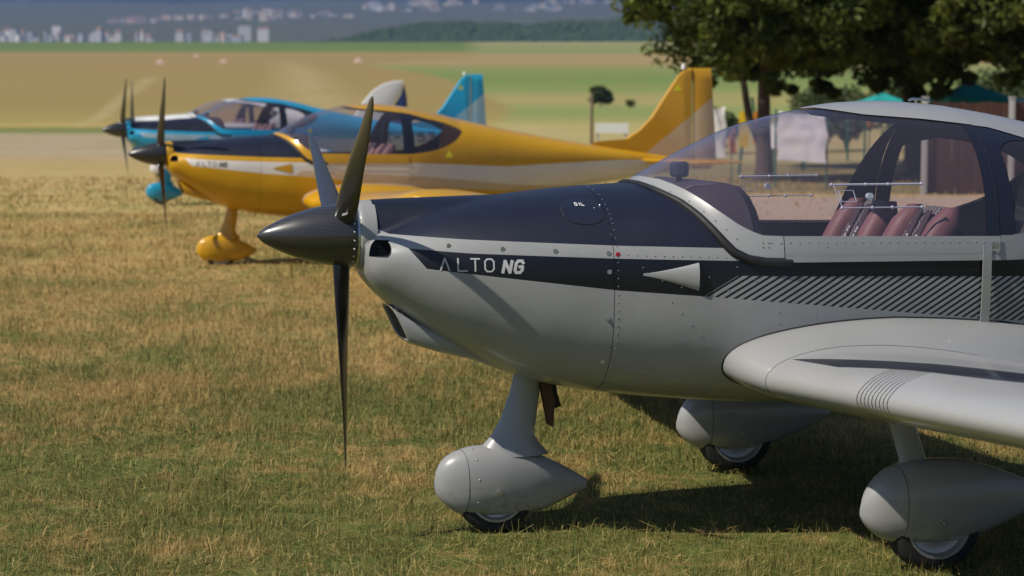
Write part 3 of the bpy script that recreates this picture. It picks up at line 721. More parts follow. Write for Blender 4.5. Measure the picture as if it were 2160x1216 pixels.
def fairing_material(name, col):
    b = NB(name); p = b.p; tc = b.n('ShaderNodeTexCoord').outputs['Object']; sp = b.n('ShaderNodeSeparateXYZ'); b.lk(tc, sp.inputs[0])
    n = b.noise(tc, 26.0, 6.0, .7); m = b.noise(tc, 5.0, 4.0, .6)
    d = b.math('MULTIPLY', b.mr(n, .50, .62), b.mr(b.math('MULTIPLY_ADD', m, .12, sp.outputs[2]), .27, .13))
    c = b.mix(b.math('MULTIPLY', d, .55), b.mix(m, tuple(x * .94 for x in col), tuple(x * 1.05 for x in col)), (.10, .075, .04))
    b.lk(c, p.inputs['Base Color']); b.lk(b.mr(d, 0, 1, .34, .8), p.inputs['Roughness']); p.inputs['Coat Weight'].default_value = .4; p.inputs['Coat Roughness'].default_value = .1
    return b.mat
def wheel_pant(root, u_, y_, prof, hwm, mat, tyre_c, tyre_r, tyre_w, detail=True):
    (n0, n1) = prof['x']; tp = pchip(prof['top']); bt = pchip(prof['bot']); us = [n0 + (n1 - n0) * (1 - math.cos(math.pi * i / 26)) / 2 for i in range(27)]
    wid = pchip([(0, .004), (.04, .42), (.12, .72), (.25, .93), (.4, 1.0), (.6, .88), (.8, .55), (.95, .22), (1, .10)])
    rows = []
    for u in us:
        t = (u - n0) / (n1 - n0); c = (tp(u) + bt(u)) / 2; h = max((tp(u) - bt(u)) / 2, .003); a = hwm * wid(t)
        rows.append([(u + u_, y_ + q[0], q[1]) for q in superell(0, c, a, h, 2.35, 28)])
    mb = MB(); mb.grid(rows, closed_v=True, cap0=True, cap1=True)
    pant = mb.build('wheel_fairing', mat, root, smooth=70)
    # tyre and rim
    mb = MB(); m = 40; prof_ = [(-.5, .70), (-.5, .86), (-.42, .95), (-.22, .995), (0, 1.0), (.22, .995), (.42, .95), (.5, .86), (.5, .70)]
    mb.grid([[(tyre_c[0] + u_ + tyre_r * r_ * math.cos(2 * math.pi * k / m), y_ + yy * tyre_w, tyre_c[1] + tyre_r * r_ * math.sin(2 * math.pi * k / m)) for (yy, r_) in prof_] for k in range(m)], closed_u=True)
    mb.build('tyre', M_TYRE, pant, smooth=50)
    mb = MB(); prof_ = [(-.40, .0), (-.36, .25), (-.30, .45), (-.34, .60), (-.50, .66), (-.50, .715), (.5, .715), (.5, .66), (.34, .6), (.3, .45), (.36, .25), (.40, 0.0)]
    mb.grid([[(tyre_c[0] + u_ + tyre_r * max(r_, .002) * math.cos(2 * math.pi * k / m), y_ + yy * tyre_w, tyre_c[1] + tyre_r * max(r_, .002) * math.sin(2 * math.pi * k / m)) for (yy, r_) in prof_] for k in range(m)], closed_u=True)
    mb.build('rim', M_RIM, pant, smooth=30)
    if detail:
        mb = MB(); uu = tyre_c[0] + u_; zz = tyre_c[1] + .015; yb = y_ - hwm * .985
        mb.tube([(uu, yb + .01, zz), (uu, yb - .006, zz)], .011, 12); mb.tube([(uu, yb - .004, zz), (uu, yb - .012, zz)], .006, 8); mb.build('bolt', M_STEEL, pant, smooth=40)
        def psurf(u, ph):
            t = (u - n0) / (n1 - n0); c = (tp(u) + bt(u)) / 2; h = max((tp(u) - bt(u)) / 2, .003); a = hwm * wid(t); cs, sn = math.cos(ph), math.sin(ph)
            return Vector((u + u_, y_ - a * math.copysign(abs(cs) ** (2 / 2.35), cs), c + h * math.copysign(abs(sn) ** (2 / 2.35), sn)))
        us_ = n0 + (n1 - n0) * .17
        mb = MB(); mb.tube([psurf(us_ + .02 * math.cos(a_), a_) for a_ in np.linspace(-1.2, 4.3, 40)], .0009, 5); mb.build('fairing_joint', M_RUBBER, pant, smooth=60)
        mb = MB()
        for a_ in (-.5, .1, .7, 1.25): sphere(mb, psurf(us_ + .035 + .02 * math.cos(a_), a_), .0032, 6, 4)
        o = mb.build('screws', M_STEEL, pant, smooth=180); tag(o, kind='stuff')
    return pant

def aircraft(loc, yaw, label, C, theta, detail=True, fin='swept', hub=1.12, pitch=0.0):
    root = empty('light_aircraft', loc, R(yaw)); tag(root, label, 'aircraft')
    root.rotation_euler = (0, R(pitch), R(yaw))
    P, Bm = C['paint'], C['body']
    frame = C.get('frame', Bm)
    # --- propeller
    pr = empty('propeller'); pr.parent = root
    rs = pchip([(0, 0), (.02, .022), (.05, .040), (.1, .064), (.15, .083), (.20, .097), (.25, .108), (.30, .1155), (.345, .119), (.352, .117)])
    rows = []
    for i in range(25):
        s_ = .352 * (i / 24) ** 1.25; r = max(rs(s_), .0008)
        rows.append([(-.305 + s_, r * math.cos(2 * math.pi * k / 40), hub + .003 + r * math.sin(2 * math.pi * k / 40)) for k in range(40)])
    mb = MB(); mb.grid(rows, closed_v=True, cap0=True, cap1=True); sp_ = mb.build('spinner', M_CARBON if detail else M_BLADE, pr, smooth=50)
    for k in range(3):
        o, q, rd, md = blade_mesh(pr, R(theta + 120 * k), hub + .003, .85, 0.0)
        if detail:
            mb = MB(); c_ = Vector((0, 0, hub + .003)); mb.tube([c_ + rd * .083, c_ + rd * .106], [.046, .042], 20); mb.build('blade_collar', M_RUBBER, pr, smooth=40)
            if k == 0:
                mb = MB(); cc = Vector((-.002, 0, hub)) + rd * .145; nn = (Vector((-.0, -1, 0)) * 1).normalized(); t_ = Vector((1, 0, .25)).normalized(); bb = rd
                for s0 in (0.0, .009):
                    q0 = cc + nn * .030 + bb * s0
                    mb.tube([q0 - t_ * .016, q0 + t_ * .016], .0016, 6)
                mb.build('sticker', M_WHITE, o)
    if detail:
        mb = MB()
        for k in range(24):
            a = R(7.5 + 15 * k); r = .1185
            sphere(mb, Vector((.033, -r * math.sin(a), hub + .003 + r * math.cos(a))), .0045)
        o = mb.build('spinner_screw', M_STEEL, pr, smooth=180); tag(o, kind='stuff')
        mb = MB(); mb.grid([[(u, r * math.cos(2 * math.pi * k / 40), hub + r * math.sin(2 * math.pi * k / 40)) for k in range(40)] for u, r in ((.042, .113), (.06, .113))], closed_v=True, cap0=True, cap1=True)
        mb.build('back_plate', M_STEEL, pr, smooth=30)
    # --- cowl ring
    mb = MB(); rows = []
    for u, r in ((.056, .08), (.056, .120), (.060, .1235), (.075, .1245), (.115, .127)):
        rows.append([(u, -r * math.cos(2 * math.pi * k / 48), hub + r * math.sin(2 * math.pi * k / 48) * 1.005) for k in range(48)])
    mb.grid(rows, closed_v=True, cap1=True); mb.build('cowl_ring', Bm, root, smooth=50)
    # --- cowl (solid, with intake openings cut in)
    us = [.0701, .076, .085, .095, .105, .12, .14, .165, .19, .22, .26, .30, .35, .40, .45, .5, .55, .6, .65, .7, .75, .8, .85, .8992]
    mb = MB(); mb.grid([[pt(u, -math.pi / 2 + 2 * math.pi * k / 96) for k in range(96)] for u in us], closed_v=True, cap0=True, cap1=True)
    cowl = mb.build('engine_cowl', [P, M_DARK], root, smooth=None)
    cut = MB()
    plan = [(.0, .178), (.0, .36), (.136, .36), (.146, .205), (.17, .19), (.42, .19), (.42, .15), (.115, .15)]
    def rr(w0, w1, m=7):    # rounded height profile, gives the lip its curve
        return [(w0 + (w1 - w0) * (1 - math.cos(math.pi * i / m)) / 2, 1 - .10 * abs(math.cos(math.pi * i / m)) ** 3) for i in range(m + 1)]
    cutters = []
    for sd in (-1, 1):
        cm = MB(); rows = []
        for z, k in rr(1.054, 1.113):
            rows.append([(x * (k if .12 < x < .16 else 1), sd * (v if v < .2 else v), z + (.012 if x < .3 else 0) * 0) for x, v in plan])
        cm.grid(rows, closed_v=True, cap0=True, cap1=True)
        co = cm.build('cut', [M_DARK], root); cutters.append(co)
    dg = bpy.context.evaluated_depsgraph_get()
    for co in cutters:
        md_ = cowl.modifiers.new('b', 'BOOLEAN'); md_.operation = 'DIFFERENCE'; md_.object = co; md_.solver = 'EXACT'
        try: md_.material_mode = 'TRANSFER'
        except Exception: pass
    bpy.context.view_layer.update(); dg = bpy.context.evaluated_depsgraph_get()
    me = bpy.data.meshes.new_from_object(cowl.evaluated_get(dg)); cowl.modifiers.clear(); cowl.data = me
    for co in cutters: bpy.data.objects.remove(co)
    me.polygons.foreach_set('use_smooth', [True] * len(me.polygons)); me.set_sharp_from_angle(angle=R(32))
    # --- chin scoop with its vanes
    mb = MB(); rows = []
    for u0_, u1_, hw_, wt_, wb_ in ((.168, .228, .13, .868, .735), (.175, .234, .142, .862, .728), (.21, .27, .15, .84, .716), (.30, .34, .155, .80, .694), (.44, .46, .15, .74, .665), (.60, .60, .13, .66, .612), (.72, .72, .10, .60, .572)):
        row = []
        for k in range(28):
            t = 2 * math.pi * k / 28; cs, sn = math.cos(t), math.sin(t); n = 4.5
            y = hw_ * math.copysign(abs(cs) ** (2 / n), cs); q = math.copysign(abs(sn) ** (2 / n), sn)
            z = (wt_ + wb_) / 2 + (wt_ - wb_) / 2 * q; f_ = (1 - q) / 2
            row.append((u0_ + (u1_ - u0_) * f_, y, z))
        rows.append(row)
    inner = [[(p_[0] + .0, p_[1] * .94, .80 + (p_[2] - .80) * .90) for p_ in rows[0]], [(p_[0] + .03, p_[1] * .93, .80 + (p_[2] - .80) * .88 + .003) for p_ in rows[0]]]
    mb.grid([inner[1], inner[0]] + rows, closed_v=True, cap1=True); sc = mb.build('chin_scoop', Bm, root, smooth=40)
    mb = MB(); mb.add(inner[1], [tuple(range(28))]); mb.build('scoop_core', M_DARK, sc)
    if detail:
        for i in range(13):
            f_ = (i + 1) / 14; mbv = MB(); z = .86 - .118 * f_; x = .180 + .054 * f_
            mbv.box((x + .008, 0, z), (.016, .236, .004)); mbv.build('vane', M_RUBBER, sc)
    # --- lower fuselage shell: from the cowl joint to the tail
    u1 = list(np.linspace(.9015, 1.10, 8)); u2 = list(np.linspace(1.115, 1.5, 22)) + list(np.linspace(1.55, 2.335, 14))
    wl = lambda u: 9 if u <= 1.101 else w_seal(u)
    mb = MB(); mb.grid(shell_low(u1 + u2, wl, n=72))
    u3 = [2.3355] + list(np.linspace(2.40, 2.93, 14)) + [2.935]
    mb.grid(shell_low(u3, lambda u: RW_LOW(u), n=72))
    u4 = [2.9352] + list(np.linspace(3.0, 5.55, 16)); mb.grid(shell_low(u4, lambda u: 9, n=72))
    fus = mb.build('fuselage', P, root, smooth=35)
    # roof: front part belongs to the canopy, rear part to the fuselage
    mb = MB(); ur = list(np.linspace(1.775, 2.335, 18)); rows = []
    for u in ur:
        a = phi_at(u, ROOF(u)) if u > 1.78 else math.pi / 2 - .06
        rows.append([pt(u, a + (math.pi - 2 * a) * j / 18, 1, .005) for j in range(19)])
    mb.grid(rows); canopy = None
    roof = mb.build('roof_panel', Bm, root, smooth=60)
    mb = MB(); ur = [2.338] + list(np.linspace(2.40, 2.935, 14)); rows = []
    for u in ur:
        a = phi_at(u, max(RW_UP(u), ROOF(u)) if u < 2.6 else RW_UP(u)); rows.append([pt(u, a + (math.pi - 2 * a) * j / 18, 1, .003 * min(1, (2.94 - u) / .1)) for j in range(19)])
    mb.grid(rows); mb.build('rear_roof', Bm, root, smooth=60)
    # dark border between roof paint and rear window, pillar
    for sd in (1, -1):
        mb = MB(); up = list(np.linspace(2.3375, 2.402, 3)); mb.grid(strip(up, lambda u: 1.12, lambda u: ROOF(u), 12, .0, sd))
        up = list(np.linspace(2.40, 2.56, 6)); mb.grid(strip(up, lambda u: RW_UP(u), lambda u: max(ROOF(u) + .002, RW_UP(u) + .001), 4, .0, sd))
        mb.build('rear_pillar', M_TRIM, root, smooth=60)
    # --- canopy: acrylic
    uc = list(np.linspace(1.137, 2.335, 34)); rows = []
    for u in uc:
        a = phi_at(u, w_gl(u)); rows.append([pt(u, a + (math.pi - 2 * a) * j / 40, 1, 0) for j in range(41)])
    mb = MB(); mb.grid(rows); canopy = mb.build('canopy_glass', M_GLASS, root, smooth=180)
    for sd in (1, -1):
        mb = MB(); mb.grid(strip(list(np.linspace(2.402, 2.933, 16)), RW_LOW, RW_UP, 10, -.002, sd)); mb.build('rear_window', M_GLASS, root, smooth=180)
        # band between seal and glass, then the sill rail
        mb = MB(); ub = [s[0] for s in SEAL]; rows = []
        allu = [1.101, 1.115, 1.137, 1.16, 1.185, 1.21, 1.236, 1.262, 1.29, 1.32, 1.343, 1.375, 1.40, 1.43, 1.455, 1.50]
        rows = []
        for u in allu:
            a, c_ = phi_at(u, w_seal(u)), phi_at(u, w_gl(u)) if u >= 1.137 else math.pi / 2
            row = []
            for j in range(9):
                q = pt(u, a + (c_ - a) * j / 8, 1, .004)
                if sd < 0: q.y = -q.y
                row.append(q)
            rows.append(row)
        mb.grid(rows); mb.build('windscreen_band', frame, root, smooth=60)
        mb = MB(); mb.grid(strip(list(np.linspace(1.502, 2.335, 12)), w_seal, w_gl, 5, .006, sd)); mb.grid([[q for q in r_] for r_ in strip(list(np.linspace(1.502, 2.335, 12)), lambda u: w_seal(u) - .0, lambda u: w_seal(u) + .02, 2, .013, sd)])
        rail = mb.build('sill_rail', frame, root, smooth=30)
        # dark mask under the roof edge and at the canopy's rear edge
        mb = MB(); low = lerp_tab([(1.60, 1.548), (1.76, 1.524), (1.905, 1.495), (2.1, 1.478), (2.25, 1.44), (2.335, 1.40)])
        rear = lerp_tab([(2.255, 0), (2.335, 1)])
        ue = (lambda t: 2.285 + .01 * t) if sd > 0 else (lambda t: 2.15 + .17 * t ** .9)
        rows = []
        for i in range(13):
            t = i / 12; row = []
            for j in range(5):
                u = ue(t) + (2.335 - ue(t)) * j / 4; q = pt(u, phi_at(u, 1.118) * (1 - t) + phi_at(u, ROOF(u)) * t, 1, .0025)
                if sd < 0: q.y = -q.y
                row.append(q)
            rows.append(row)
        mb.grid(rows)
        mb.build('canopy_border', M_TRIM, root, smooth=60)
        # rubber seal along the windscreen base
        pts = []
        for i in range(40):
            x = i / 39 * (len(SEAL) - 1); k = min(int(x), len(SEAL) - 2); t = x - k
            u = SEAL[k][0] * (1 - t) + SEAL[k + 1][0] * t; w_ = SEAL[k][1] * (1 - t) + SEAL[k + 1][1] * t
            a = phi_at(u, w_) if i else math.pi / 2
            q = pt(u - .004, a, 1, .002)
            if sd < 0: q.y = -q.y
            pts.append(q)
        pts.append(pts[-1] + Vector((.0, 0, -.0)) + Vector((.03, 0, 0)))
        mb = MB(); mb.tube(pts, [.009 + .008 * min(1, i / 24) for i in range(len(pts))], 10); mb.build('rubber_seal', M_RUBBER, root, smooth=60)
    # interior: dark tub, dash, seats
    mb = MB(); mb.grid(shell_low(list(np.linspace(1.14, 2.335, 14)), lambda u: min(w_gl(u) - .004, top_w(u)), .975, 40)); mb.grid(shell_low([2.34] + list(np.linspace(2.42, 2.93, 8)), lambda u: RW_LOW(u) - .003, .975, 40))
    mb.build('cabin_lining', M_DARK, root, smooth=60)
    mb = MB(); rows = []
    for u in np.linspace(1.80, 2.93, 12):
        a = phi_at(u, min(ROOF(u) if u < 2.5 else 9, RW_UP(u) if u > 2.4 else 9)) + .02; rows.append([pt(u, a + (math.pi - 2 * a) * j / 14, .985) for j in range(15)])
    mb.grid(rows); mb.build('roof_lining', M_DARK, root, smooth=60)
    mb = MB(); dash = [(1.13, 1.262), (1.22, 1.300), (1.33, 1.312), (1.39, 1.298), (1.43, 1.262), (1.46, 1.21), (1.48, 1.15), (1.485, 1.02), (1.40, .95), (1.18, .95)]
    rows = []
    for v, k in ((-.40, .80), (-.36, .93), (-.2, 1), (0, 1.02), (.2, 1), (.36, .93), (.40, .80)):
        row = []
        for x, z in dash:
            xx = 1.16 + (x - 1.13) * k; zz = min(z, top_w(xx) - .03); lim = max(side_v(xx, zz) - .03, .01)
            row.append((xx, math.copysign(min(abs(v), lim), v), zz))
        rows.append(row)
    mb.grid(rows, closed_v=True, cap0=True, cap1=True); mb.build('dashboard', C.get('dash', M_DASH), root, smooth=40)
    mb = MB(); mb.tube([(1.30, .02, 1.300), (1.30, .02, 1.325)], .012, 10); mb.tube([(1.30, .02, 1.322), (1.30, .02, 1.33), (1.30, .02, 1.372), (1.30, .02, 1.380)], [.026, .036, .036, .028], 20); mb.build('compass', M_RUBBER, root, smooth=40)
    for sd in (1, -1):
        seat = MB(); lean = .26
        def S(v0, v1, w0, w1, th, off=0.0, mats=M_MAROON, nm='bolster', parent=None, taper=.0):
            m_ = MB(); rws = []
            for i in range(11):
                t = i / 10; w_ = w0 + (w1 - w0) * t; e = (1 - abs(2 * t - 1) ** 6) ** .5 if 0 < t < 1 else .05
                cu = 1.98 + (w_ - .70) * lean / .5 - .02 + off; tp_ = 1 - taper * t
                a = (v1 - v0) / 2 * (.55 + .45 * e) * tp_; cv = -sd * .27 + (v0 + v1) / 2 * tp_
                rws.append([(cu + q[1] * (.4 + .6 * e), cv + q[0], w_) for q in superell(0, 0, a, th, 2.6, 16)])
            m_.grid(rws, closed_v=True, cap0=True, cap1=True); return m_.build(nm, mats, parent, smooth=60)
        st = S(-.155, .155, .68, 1.212, .040, 0, M_CHECK, 'seat', root, .1); 
        S(-.235, -.125, .66, 1.215, .065, -.02, M_MAROON, 'bolster', st, .15); S(.125, .235, .66, 1.215, .065, -.02, M_MAROON, 'bolster', st, .15)
        mb = MB()
        mb.box((1.80, -sd * .27, .72), (.50, .44, .12)); mb.build('cushion', M_MAROON, st)
        for bx in (-.045, .045):
            m_ = MB(); q0 = Vector((1.98 + (.75 - .70) * .52 - .064, -sd * .27 + bx * .9, .75)); q1 = Vector((1.98 + (1.20 - .70) * .52 - .064, -sd * .27 + bx * .9, 1.20))
            d_ = (q1 - q0); M_ = Matrix.Translation((q0 + q1) / 2) @ d_.to_track_quat('Z', 'Y').to_matrix().to_4x4()
            ax = Matrix.Rotation(math.pi / 2, 4, 'Z'); m_.box((0, 0, 0), (.042, .006, d_.length), M=Matrix.Translation((q0 + q1) / 2) @ Matrix.Rotation(math.atan2(d_.x, d_.z), 4, 'Y') @ Matrix.Rotation(math.pi / 2, 4, 'Z'))
            m_.build('seat_belt', M_BELT, st)
            if detail:
                m_ = MB(); zc = 1.09
                for ch, k in (('S', 0), ('A', 1)):
                    for poly in glyph(ch, 0, 0, .018, .014, .004):
                        m_.add([(1.98 + (zc - .026 * k + q[1] - .70) * .52 - .069, -sd * .27 + bx * .9 + (q[0] - .007), zc - .026 * k + q[1]) for q in poly], [(0, 1, 2, 3)])
                m_.build('belt_lettering', M_WHITE, st)
    # hoop behind the seats
    if detail:
        for sd in (1, -1):   # sliding window rails on the acrylic
            for (w_, ua, ub_) in ((1.312, 1.713, 2.053), (1.228, 1.738, 2.043)):
                pts = [on_side(ua + (ub_ - ua) * i / 8, w_, -.012) for i in range(9)]
                for q in pts: q.y *= sd
                mb = MB(); mb.tube(pts, .0042 if w_ > 1.3 else .0025, 8)
                for i in (0, 3, 5, 8): sphere(mb, pts[i], .007)
                mb.build('window_rail', M_PLEX, root, smooth=60)
            q = on_side(1.845, 1.268, -.01); q.y *= sd; mb = MB(); mb.tube([q + Vector((0, -.012 * sd, 0)), q + Vector((0, .004 * sd, 0))], .013, 14); mb.build('knob', M_PLEX, root, smooth=50)
            a0 = on_side(1.75, 1.285, -.01); a1 = on_side(1.80, 1.245, -.01); mb = MB()
            for (ua, wa, ub_, wb_) in ((1.735, 1.29, 1.79, 1.29), (1.735, 1.29, 1.74, 1.25), (1.79, 1.29, 1.795, 1.25), (1.74, 1.25, 1.795, 1.25), (1.72, 1.31, 1.738, 1.23)):
                qa, qb = on_side(ua, wa, -.01), on_side(ub_, wb_, -.01); qa.y *= sd; qb.y *= sd; mb.tube([qa, qb], .0016, 6)
            mb.build('vent_frame', M_PLEX, root, smooth=60)
        mb = MB(); mb.box((1.36, -.30, 1.232), (.055, .035, .03), 0); mb.box((1.335, -.30, 1.225), (.02, .02, .015)); mb.build('gps_box', M_RUBBER, root)
        # roof latch handle
        mb = MB(); mb.tube([(2.24, -.04, 1.596), (2.24, -.04, 1.614)], .006, 8); mb.tube([(2.21, -.04, 1.612), (2.225, -.04, 1.617), (2.26, -.04, 1.616), (2.30, -.04, 1.608)], [.005, .0065, .005, .003], 10); mb.build('latch', M_STEEL, root, smooth=60)
    # --- panel joint line, oil door, side vent, fasteners, rivets
    mb = MB(); mb.tube([pt(2.336, a, 1, .003) for a in np.linspace(R(20), R(160), 30)], .0012, 5); mb.build('canopy_joint', M_RUBBER, root, smooth=60)
    if detail:
        mb = MB(); pts = [pt(.900, a, 1, -.001) for a in np.linspace(R(90), R(-80), 40)]; mb.tube(pts, .0008, 6)
        mb.build('panel_joint', C['navy'], root, smooth=60)
        mb = MB(); mb.tube([on_side(.905 + (1.275 - .905) * i / 10, .668 - .083 * i / 10, .0002) for i in range(11)], .0014, 6); mb.build('belly_joint', M_CLEARSTRIP, root, smooth=60)
        # oil door
        n = 44; cu, cw, ru, rw_ = .822, 1.213, .072, .043
        ell = [(cu + ru * math.copysign(abs(math.cos(t)) ** .85, math.cos(t)), cw + rw_ * math.copysign(abs(math.sin(t)) ** .85, math.sin(t))) for t in np.linspace(0, 2 * math.pi, n, endpoint=False)]
        mb = MB(); rows = [[on_side(cu + (q[0] - cu) * k, cw + (q[1] - cw) * k, .0016) for q in ell] for k in (1.0, .8, .6, .4, .2, .02)]
        mb.grid(rows, closed_v=True); door = mb.build('oil_door', C['navy'], root, smooth=60)
        mb = MB(); mb.tube([on_side(*q, .0006) for q in ell + ell[:1]], .0017, 6, caps=False); mb.build('door_gap', M_RUBBER, door, smooth=60)
        pol = []
        for i, ch in enumerate('OIL'): pol += glyph(ch, .806 + i * .0125 - (0.002 if i == 2 else 0), 1.231, .0085, .0075, .0024)
        decal(pol, 'oil_lettering', M_WHITE, door, .0030)
        mb = MB(); sphere(mb, on_side(.893, 1.232, .001), .006); sphere(mb, on_side(.868, 1.222, .003), .003); mb.build('door_catch', M_STEEL, door, smooth=180)
        # raised triangular vent
        mb = MB(); vt_ = [(1.000, .996, 0), (1.194, 1.036, 0), (1.194, .938, 0)]; rows = []
        for i in range(11):
            t = i / 10; uu = 1.000 + .194 * t; hh = .004 + .046 * t ** 1.25; up = .019 * t ** 1.6
            rows.append([on_side(uu, .996 + hh * math.cos(k * math.pi / 8) - .009 * t, .001 + up * math.sin(k * math.pi / 8)) for k in range(9)])
        mb.grid(rows); o = mb.build('side_vent', Bm, root, smooth=60)
        mb = MB(); mb.add([on_side(1.1935, .987 + .045 * math.cos(k * math.pi / 8), .001 + .016 * math.sin(k * math.pi / 8)) for k in range(9)], [tuple(range(9))]); mb.build('vent_mouth', M_CLEARSTRIP, o)
        # cowl fasteners
        fm = None
        for (u, w_) in ((.335, 1.097), (.516, 1.087), (.697, 1.079), (.882, 1.071), (.882, 1.006), (.879, .841), (.875, .682), ):
            if fm is None:
                m_ = MB(); m_.tube([(0, 0.002, 0), (0, -.003, 0)], .0085, 12); m_.tube([(0, -.002, 0), (0, -.0045, 0)], .0035, 8); fo = m_.build('fastener', M_STEEL, root, smooth=40); fm = fo.data
            else: fo = link(bpy.data.objects.new('fastener', fm), root)
            fo.location = on_side(u, w_, .001)
        mb = MB(); mb.tube([on_side(.914, 1.067, .001) + Vector((0, .002, 0)), on_side(.914, 1.067, .001) + Vector((0, -.003, 0))], .008, 12); mb.build('red_plug', M_RED, root, smooth=40)
        riv = []
        for i in range(28): riv.append((.914, 1.15 - .028 * i + .0))
        for i in range(9): riv.append((.914, 1.30 - .016 * i))
        for i in range(13): riv.append((.95 + .031 * i, 1.064 - .0008 * i))
        for i in range(18): riv.append((.93 + .032 * i, .648 - .0072 * i))
        for i in range(8): riv.append((1.10 + .036 * i * 1.0, .898 - .040 * i))
        for i in range(5): riv.append((1.483, .86 - .04 * i))
        for i in range(6): riv.append((1.62 + .12 * i, .845 - .012 * i))
        for i in range(26): riv.append((1.455 + .034 * i, 1.105 - .0003 * i))
        riv += [(1.445, 1.105), (1.445, 1.09), (1.425, 1.09), (1.425, 1.105), (1.50, 1.09), (1.66, 1.089), (1.245, 1.21), (1.275, 1.18), (1.305, 1.15), (1.335, 1.118), (1.21, 1.245), (1.17, 1.275)]
        for i in range(8): riv.append((1.0 + .055 * i + .012 * (i % 3), 1.02 - .012 * (i % 2) - .035 * (i % 3)))
        mb = MB()
        for (u, w_) in riv: sphere(mb, on_side(u, min(w_, top_w(u) - .002), .0062 if (u > 1.4 and w_ > 1.03) or (w_ > w_seal(u) and u > 1.11) else .0004), .0024, 6, 3)
        o = mb.build('rivets', C['rivet'], root, smooth=180); tag(o, kind='stuff')
        # strap over the canopy joint down to the wing
        mb = MB(); rows = []
        for i in range(15):
            t = i / 14; w_ = 1.085 - .385 * t; ua = 2.262 - .004 * t
            o0 = on_side(ua, w_, .017); o1 = on_side(ua + .034, w_, .017); i0 = on_side(ua, w_, .011); i1 = on_side(ua + .034, w_, .011)
            rows.append([o0, o1, i1, i0])
        mb.grid(rows, closed_v=True, cap0=True, cap1=True); strap = mb.build('strap', M_CLEARSTRIP, root, smooth=30)
        mb = MB(); q = on_side(2.31, 1.082, .02); mb.box(q, (.02, .014, .022)); mb.build('strap_clip', M_STEEL, strap)
    # lettering
    pol = []
    for ch, x in (('A', .303), ('L', .362), ('T', .405), ('O', .453)):
        pol += glyph(ch, x, 1.012 - (x - .303) * .02, .043, .030, .0052)
    for ch, x in (('N', .513), ('G', .553)):
        pol += glyph(ch, x, 1.0055, .040, .024, .0105, .22)
    if C.get('text'): decal(pol, 'lettering', C['text'], root, .0015)
    if not detail and C.get('sticker'): decal([[(1.0, .990), (1.19, .942), (1.19, 1.034)]], 'side_vent', Bm, root, .004)
    if C.get('sticker'):
        pol = [[(2.72, 1.08), (2.81, 1.08), (2.765, 1.155)]]; decal(pol, 'warning_sticker', M_YEL, root, .0015)
    if C.get('reg'):
        pol = []
        for ch, x in (('O', 3.85), ('K', 4.03), ('-', 4.2), ('5', 4.62), ('3', 4.79)): pol += glyph(ch, x, .93, .13, .11, .026)
        decal(pol, 'registration', M_RUBBER, root, .002, .05)
    # --- wings with root fairings
    af = airfoil(34, .172)
    for sd in (1, -1):
        def sec(v, le, te, zc, k=1.0, tw=0.0):
            ch = te - le; return [Vector((le + q[0] * ch, -sd * v, zc + q[1] * ch * k - (q[0] - .3) * tw)) for q in af]
        mb = MB(); rows = []
        for i in range(13):
            t = i / 12; v = .78 + (4.05 - .78) * t; le = 1.345 + .015 * t + (.05 * max(0, t - .9) * 10 * .5); te = 2.66 - .28 * t; zc = .607 + .205 * t
            rows.append(sec(v, le, te, zc, 1.0 - .1 * t, .05))
        tip = sec(4.17, 1.50, 2.36, .822, .25, .05); rows.append(tip)
        mb.grid(rows, closed_v=True, cap0=True, cap1=True); wing = mb.build('wing', C['wingL'] if sd > 0 else C['wingR'], root, smooth=50)
        # fairing
        m = len(af); inner = rows[0]
        cA = (1.87, .665); out_lo = []
        for q in inner:
            a = math.atan2((q.z - .66) / .17, (q.x - 1.95) / .62)
            # outline on the body: rounded nose, long tapering tail
            ru_ = .645 if math.cos(a) < 0 else .95
            uu = 1.945 + ru_ * math.cos(a); up_ = .160 if math.sin(a) > 0 else .140
            ww = .668 + up_ * math.copysign(abs(math.sin(a)) ** .85, math.sin(a)) - max(0, math.cos(a)) * .03
            out_lo.append((uu, ww))
        rows = []
        for i in range(9):
            t = i / 8; s_ = t ** 1.25; row = []
            for q, (uu, ww) in zip(inner, out_lo):
                vb = side_v(uu, ww) - .006
                bulge = math.sin(math.pi * t) * .012
                cu_, cz_ = uu + (q.x - uu) * s_, ww + (q.z - ww) * s_
                dx, dz = cu_ - 1.9, cz_ - .66; l_ = math.hypot(dx, dz) + 1e-6
                row.append(Vector((cu_ + dx / l_ * bulge, -sd * (vb + (.78 - vb) * t), cz_ + dz / l_ * bulge)))
            rows.append(row)
        mb = MB(); mb.grid(rows, closed_v=True); fair = mb.build('wing_root_fairing', Bm, root, smooth=70)
        mb = MB(); ring = [Vector((q.x, q.y - sd * .004, q.z)) for q in rows[0]]; mb.tube(ring + ring[:1], .0055 if detail else .012, 8, caps=False)
        if detail:
            for k in range(2, len(ring), 2): sphere(mb, ring[k] + (Vector((1.9, ring[k].y, .66)) - ring[k]).normalized() * .012, .006, 6, 4)
        mb.build('fairing_seal', C.get('seal', M_RUBBER), root, smooth=60)
        mb = MB(); mb.tube([Vector((q.x, q.y - sd * .001, q.z)) for q in inner + inner[:1]], .0012, 5, caps=False); mb.build('rib_joint', M_RUBBER, root, smooth=60)
        # main gear leg and fairing
        ym = -sd * .97
        mb = MB(); rows = []
        for z, uu, y0, ch, th in ((.62, 1.765, -sd * .93, .055, .018), (.50, 1.78, -sd * .95, .048, .016), (.39, 1.81, -sd * .965, .05, .016), (.34, 1.83, ym, .075, .03)):
            rows.append([(uu + q[0], y0 + q[1], z) for q in superell(0, 0, ch, th, 2.0, 16)])
        mb.grid(rows, closed_v=True, cap0=True, cap1=True); mb.build('gear_leg', Bm, root, smooth=60)
